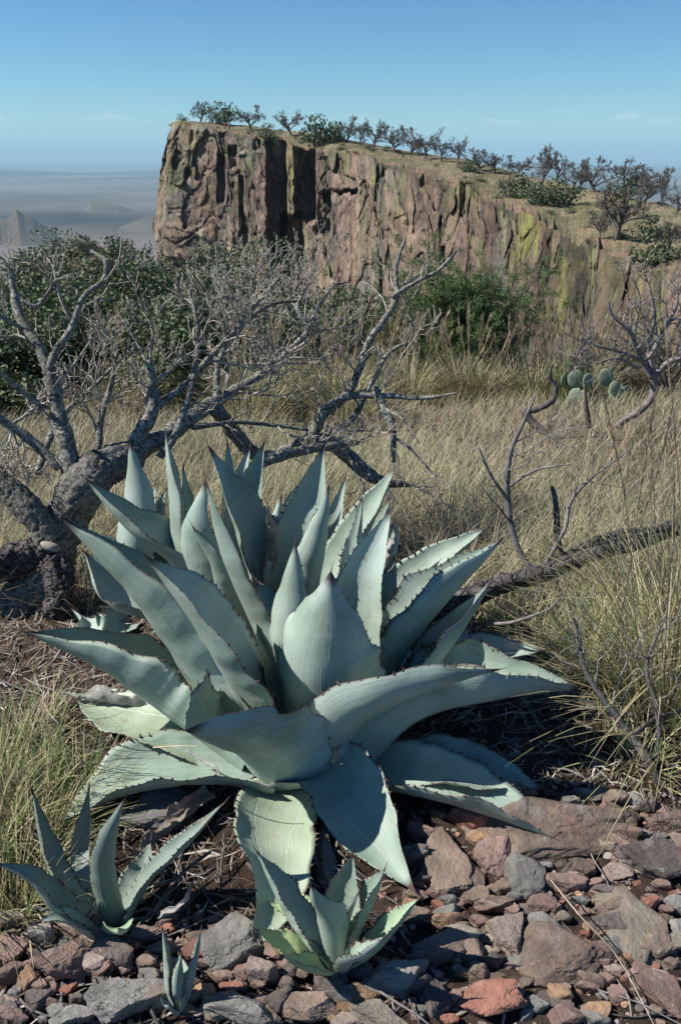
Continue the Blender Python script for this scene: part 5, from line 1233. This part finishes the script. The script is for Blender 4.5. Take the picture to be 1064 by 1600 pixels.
for i, (px, py, hp, w, kd, lab) in enumerate(MT):
    P = mesa_point(px, py); h = hp*PXM(P[1])*1.12
    if kd == 'b': put_tree(BARE[i % 5], 'bare_tree', P-[0, 0, .05*h], h, w*1.15, lab, 'trees on top of the mesa', rs.uniform(0, 6.28))
    else: put_tree(BUSHY[i % 4], 'bushy_tree', P-[0, 0, .05*h], h, w*.95, lab, 'trees on top of the mesa', rs.uniform(0, 6.28), second='crown')
for i in range(46):
    px = rs.uniform(330, 1080); sky_ = np.interp(px, RIM[:, 0], RIM[:, 2]); rim_ = np.interp(px, RIM[:, 0], RIM[:, 1]); py = sky_+(rim_-sky_)*rs.uniform(.05, 1.0)
    P = mesa_point(px, py); h = rs.uniform(.35, .9)
    put_tree(BUSHY[i % 4] if rs.random() < .75 else BARE[i % 5], 'low_shrub', P-[0, 0, .1], h, rs.uniform(1.2, 2.2), 'low dark shrub on the mesa grass %s' % side(px), 'low shrubs on the mesa', rs.uniform(0, 6.28), 'shrub', 'crown')
# bushes over the hill at the left
for i in range(120):
    px = rs.uniform(-20, 330); D = rs.uniform(50, 104); P = W(px, 360, D); z = Hs(P[0], D); h = rs.uniform(1.0, 2.9)
    q = project(np.array([[P[0], D, z]])); 
    if q[1][0] > 470: continue
    put_tree(BUSHY[i % 4] if rs.random() < .8 else BARE[i % 5], 'hill_bush', (P[0], D, z-.1), h, rs.uniform(.9, 1.5), 'dark round bush on the brown hill, %s' % ('at its left foot' if px < 60 else 'on its left shoulder' if px < 130 else 'on its crest' if px < 200 else 'on its right shoulder' if px < 260 else 'against the mesa'), 'bushes on the hill', rs.uniform(0, 6.28), 'bush', 'crown')
for i, (px, ytop, D, hp, w, lab) in enumerate([(265, 385, 17, 90, 1.3, 'thicket of grey bare twigs against the foot of the cliff'), (210, 385, 16, 60, 1.2, 'grey leafless shrub rising out of the oak thicket'), (330, 380, 17, 70, 1.2, 'grey leafless shrub left of the dark gully'),
     (900, 520, 9.5, 90, 1.0, 'pale leafless shrub behind the spiky bear grass'), (1050, 495, 10, 120, .9, 'leafless shrub at the right edge against the cliff'), (975, 515, 10.5, 90, 1.2, 'leafless shrub behind the leaning dead juniper'), (860, 530, 11, 70, 1.3, 'small grey bare shrub right of the pine')]):
    top = W(px, ytop, D); zb = Hs(top[0], D)
    put_tree(BARE[(i+1) % 5], 'bare_shrub', (top[0], D, zb-.05), top[2]-zb, w*.9, lab, 'bare shrubs between the meadow and the cliff', i*1.7, 'shrub')
# prickly pear
cr_ = empty('prickly_pear', (lambda p: (float(p[0]), float(p[1]), Hs(p[0], p[1])))(W(935, 600, 9.2)), label='pale green prickly pear with flat round pads beside the juniper snag', cat='cactus')
rs = np.random.default_rng(8); VV, TT_ = ICO[3]
for k in range(13):
    s_ = rs.uniform(.06, .10); P = VV*[s_, .018, s_*1.18]; E = Euler((rs.uniform(-.5, .3), rs.uniform(-.5, .5), rs.uniform(-.9, .9))).to_matrix(); P = P@np.array(E).T+[rs.uniform(-.42, .42), rs.uniform(-.15, .15), rs.uniform(.06, .40)]
    obj('pad', mesh_data('pad', P, None, TT_, mats=[MCACTUS]), cr_)
# two hikers on the rim
def person(px, py, hp, shirt, trousers, label):
    P = mesa_point(px, py); h = hp*PXM(P[1]); root = empty('person', tuple(map(float, P)), label=label, cat='person')
    b = Bag(); skin = (.35, .2, .14)
    def lim(pts, r, c, par=root, name=None): b.tube(np.array(pts)*h, np.array(r)*h, 8, c=c)
    for s in (-1, 1):
        lim([(s*.05, 0, .5), (s*.06, -.02, .27), (s*.06, 0, .02)], [.055, .04, .028], trousers); lim([(s*.06, .0, .02), (s*.06, -.07, .012)], [.025, .02], (.05, .04, .03))
        lim([(s*.11, 0, .80), (s*.15, 0, .63), (s*.12, -.06, .50)], [.035, .028, .022], shirt)
    lim([(0, 0, .47), (0, 0, .62), (0, 0, .80), (0, 0, .84)], [.085, .08, .10, .05], shirt); lim([(0, 0, .83), (0, 0, .88)], [.03, .03], skin)
    V_, T_ = ICO[2]; b.add((V_*[.048, .055, .065]+[0, 0, .935])*h, None, T_, skin); b.add((V_*[.053, .06, .045]+[0, .008, .965])*h, None, T_, (.05, .035, .025))
    obj('body', b.mesh('body', [MCLOTH]), root)
person(353, 203, 10, (.45, .06, .05), (.12, .11, .10), 'tiny hiker in a red shirt standing on the mesa near its tip')
person(358.5, 203, 10.5, (.30, .36, .38), (.08, .08, .09), 'tiny hiker in a grey shirt right next to the one in red')
# boulders along the rim at the right
# ------------------------------------------------------------------ thin smoke on the plain and the air
def volbox(name, lo, hi, dens, col, label=None, aniso=0.0):
    V_ = np.array([(x, y, z) for x in (lo[0], hi[0]) for y in (lo[1], hi[1]) for z in (lo[2], hi[2])], float)
    Q_ = [(0, 1, 3, 2), (4, 6, 7, 5), (0, 4, 5, 1), (2, 3, 7, 6), (0, 2, 6, 4), (1, 5, 7, 3)]
    m = bpy.data.materials.new(name); m.use_nodes = True; t = m.node_tree; t.nodes.remove(t.nodes['Principled BSDF'])
    v = t.nodes.new('ShaderNodeVolumePrincipled'); v.inputs['Density'].default_value = dens; v.inputs['Color'].default_value = (*col, 1); v.inputs['Anisotropy'].default_value = aniso
    t.links.new(v.outputs[0], t.nodes['Material Output'].inputs['Volume'])
    return obj(name, mesh_data(name, V_, Q_, mats=[m], smooth_=False), kind='stuff', label=label)
volbox('haze', (-71000, -71000, -420), (71000, 71000, 520), 6.0e-5, (.52, .84, 1.0), 'blue haze over the desert')
# dead, shrivelled leaves under and inside the agaves
def dead_leaf(pts, wpx, label, seed, tint=(1.1, 1.0, .9), r=(0, -1)):
    L_ = LF(pts, wpx); g_, _ = leaf_geo(np.array(L_['path']), L_['width'], r, cup=.9, wave=.16, thick=.004, seed=seed, teeth=False, twist=(0, 60))
    V_ = g_[0]; V_ = V_+.006*np.stack([fbm(V_*60+k, 2, k) for k in range(3)], -1)
    return obj('dead_leaf', mesh_data('dead_leaf', V_, g_[1], mats=[MLITTER], col=np.broadcast_to(np.array(tint)*.36, (len(V_), 3))), label=label, cat='dead leaf')
dead_leaf([(300, 1110, 1.75), (200, 1100, 1.78), (120, 1090, 1.78), (75, 1075, 1.76)], 34, 'pale shrivelled leaf end lying on the straw left of the agave', 1, (.8, .78, .72), (-1, 0))
dead_leaf([(420, 900, 2.06), (428, 850, 2.04), (424, 815, 2.02), (418, 788, 2.0)], 26, 'brown withered curl in the heart of the rear rosette', 2, (.75, .65, .55))
dead_leaf([(598, 900, 1.99), (615, 860, 1.97), (622, 835, 1.96), (612, 812, 1.95)], 20, 'white torn strip of dry leaf on the right of the rear rosette', 3, (1.0, .95, .9))
dead_leaf([(640, 1210, 1.5), (700, 1245, 1.42), (770, 1272, 1.38), (800, 1290, 1.36)], 16, 'narrow whitish dead leaf under the low right leaf', 4, (1.0, .95, .9), (1, 0))
dead_leaf([(330, 1240, 1.38), (270, 1290, 1.33), (230, 1330, 1.28), (210, 1370, 1.26)], 34, 'dark dry leaf under the low left leaf', 5, (.6, .5, .42), (-1, -1))
dead_leaf([(250, 1430, 1.06), (275, 1420, 1.06), (295, 1400, 1.07), (303, 1370, 1.08)], 9, 'curled grey dry leaf on the soil right of the small dark agave', 6, (.8, .78, .75), (1, 0))
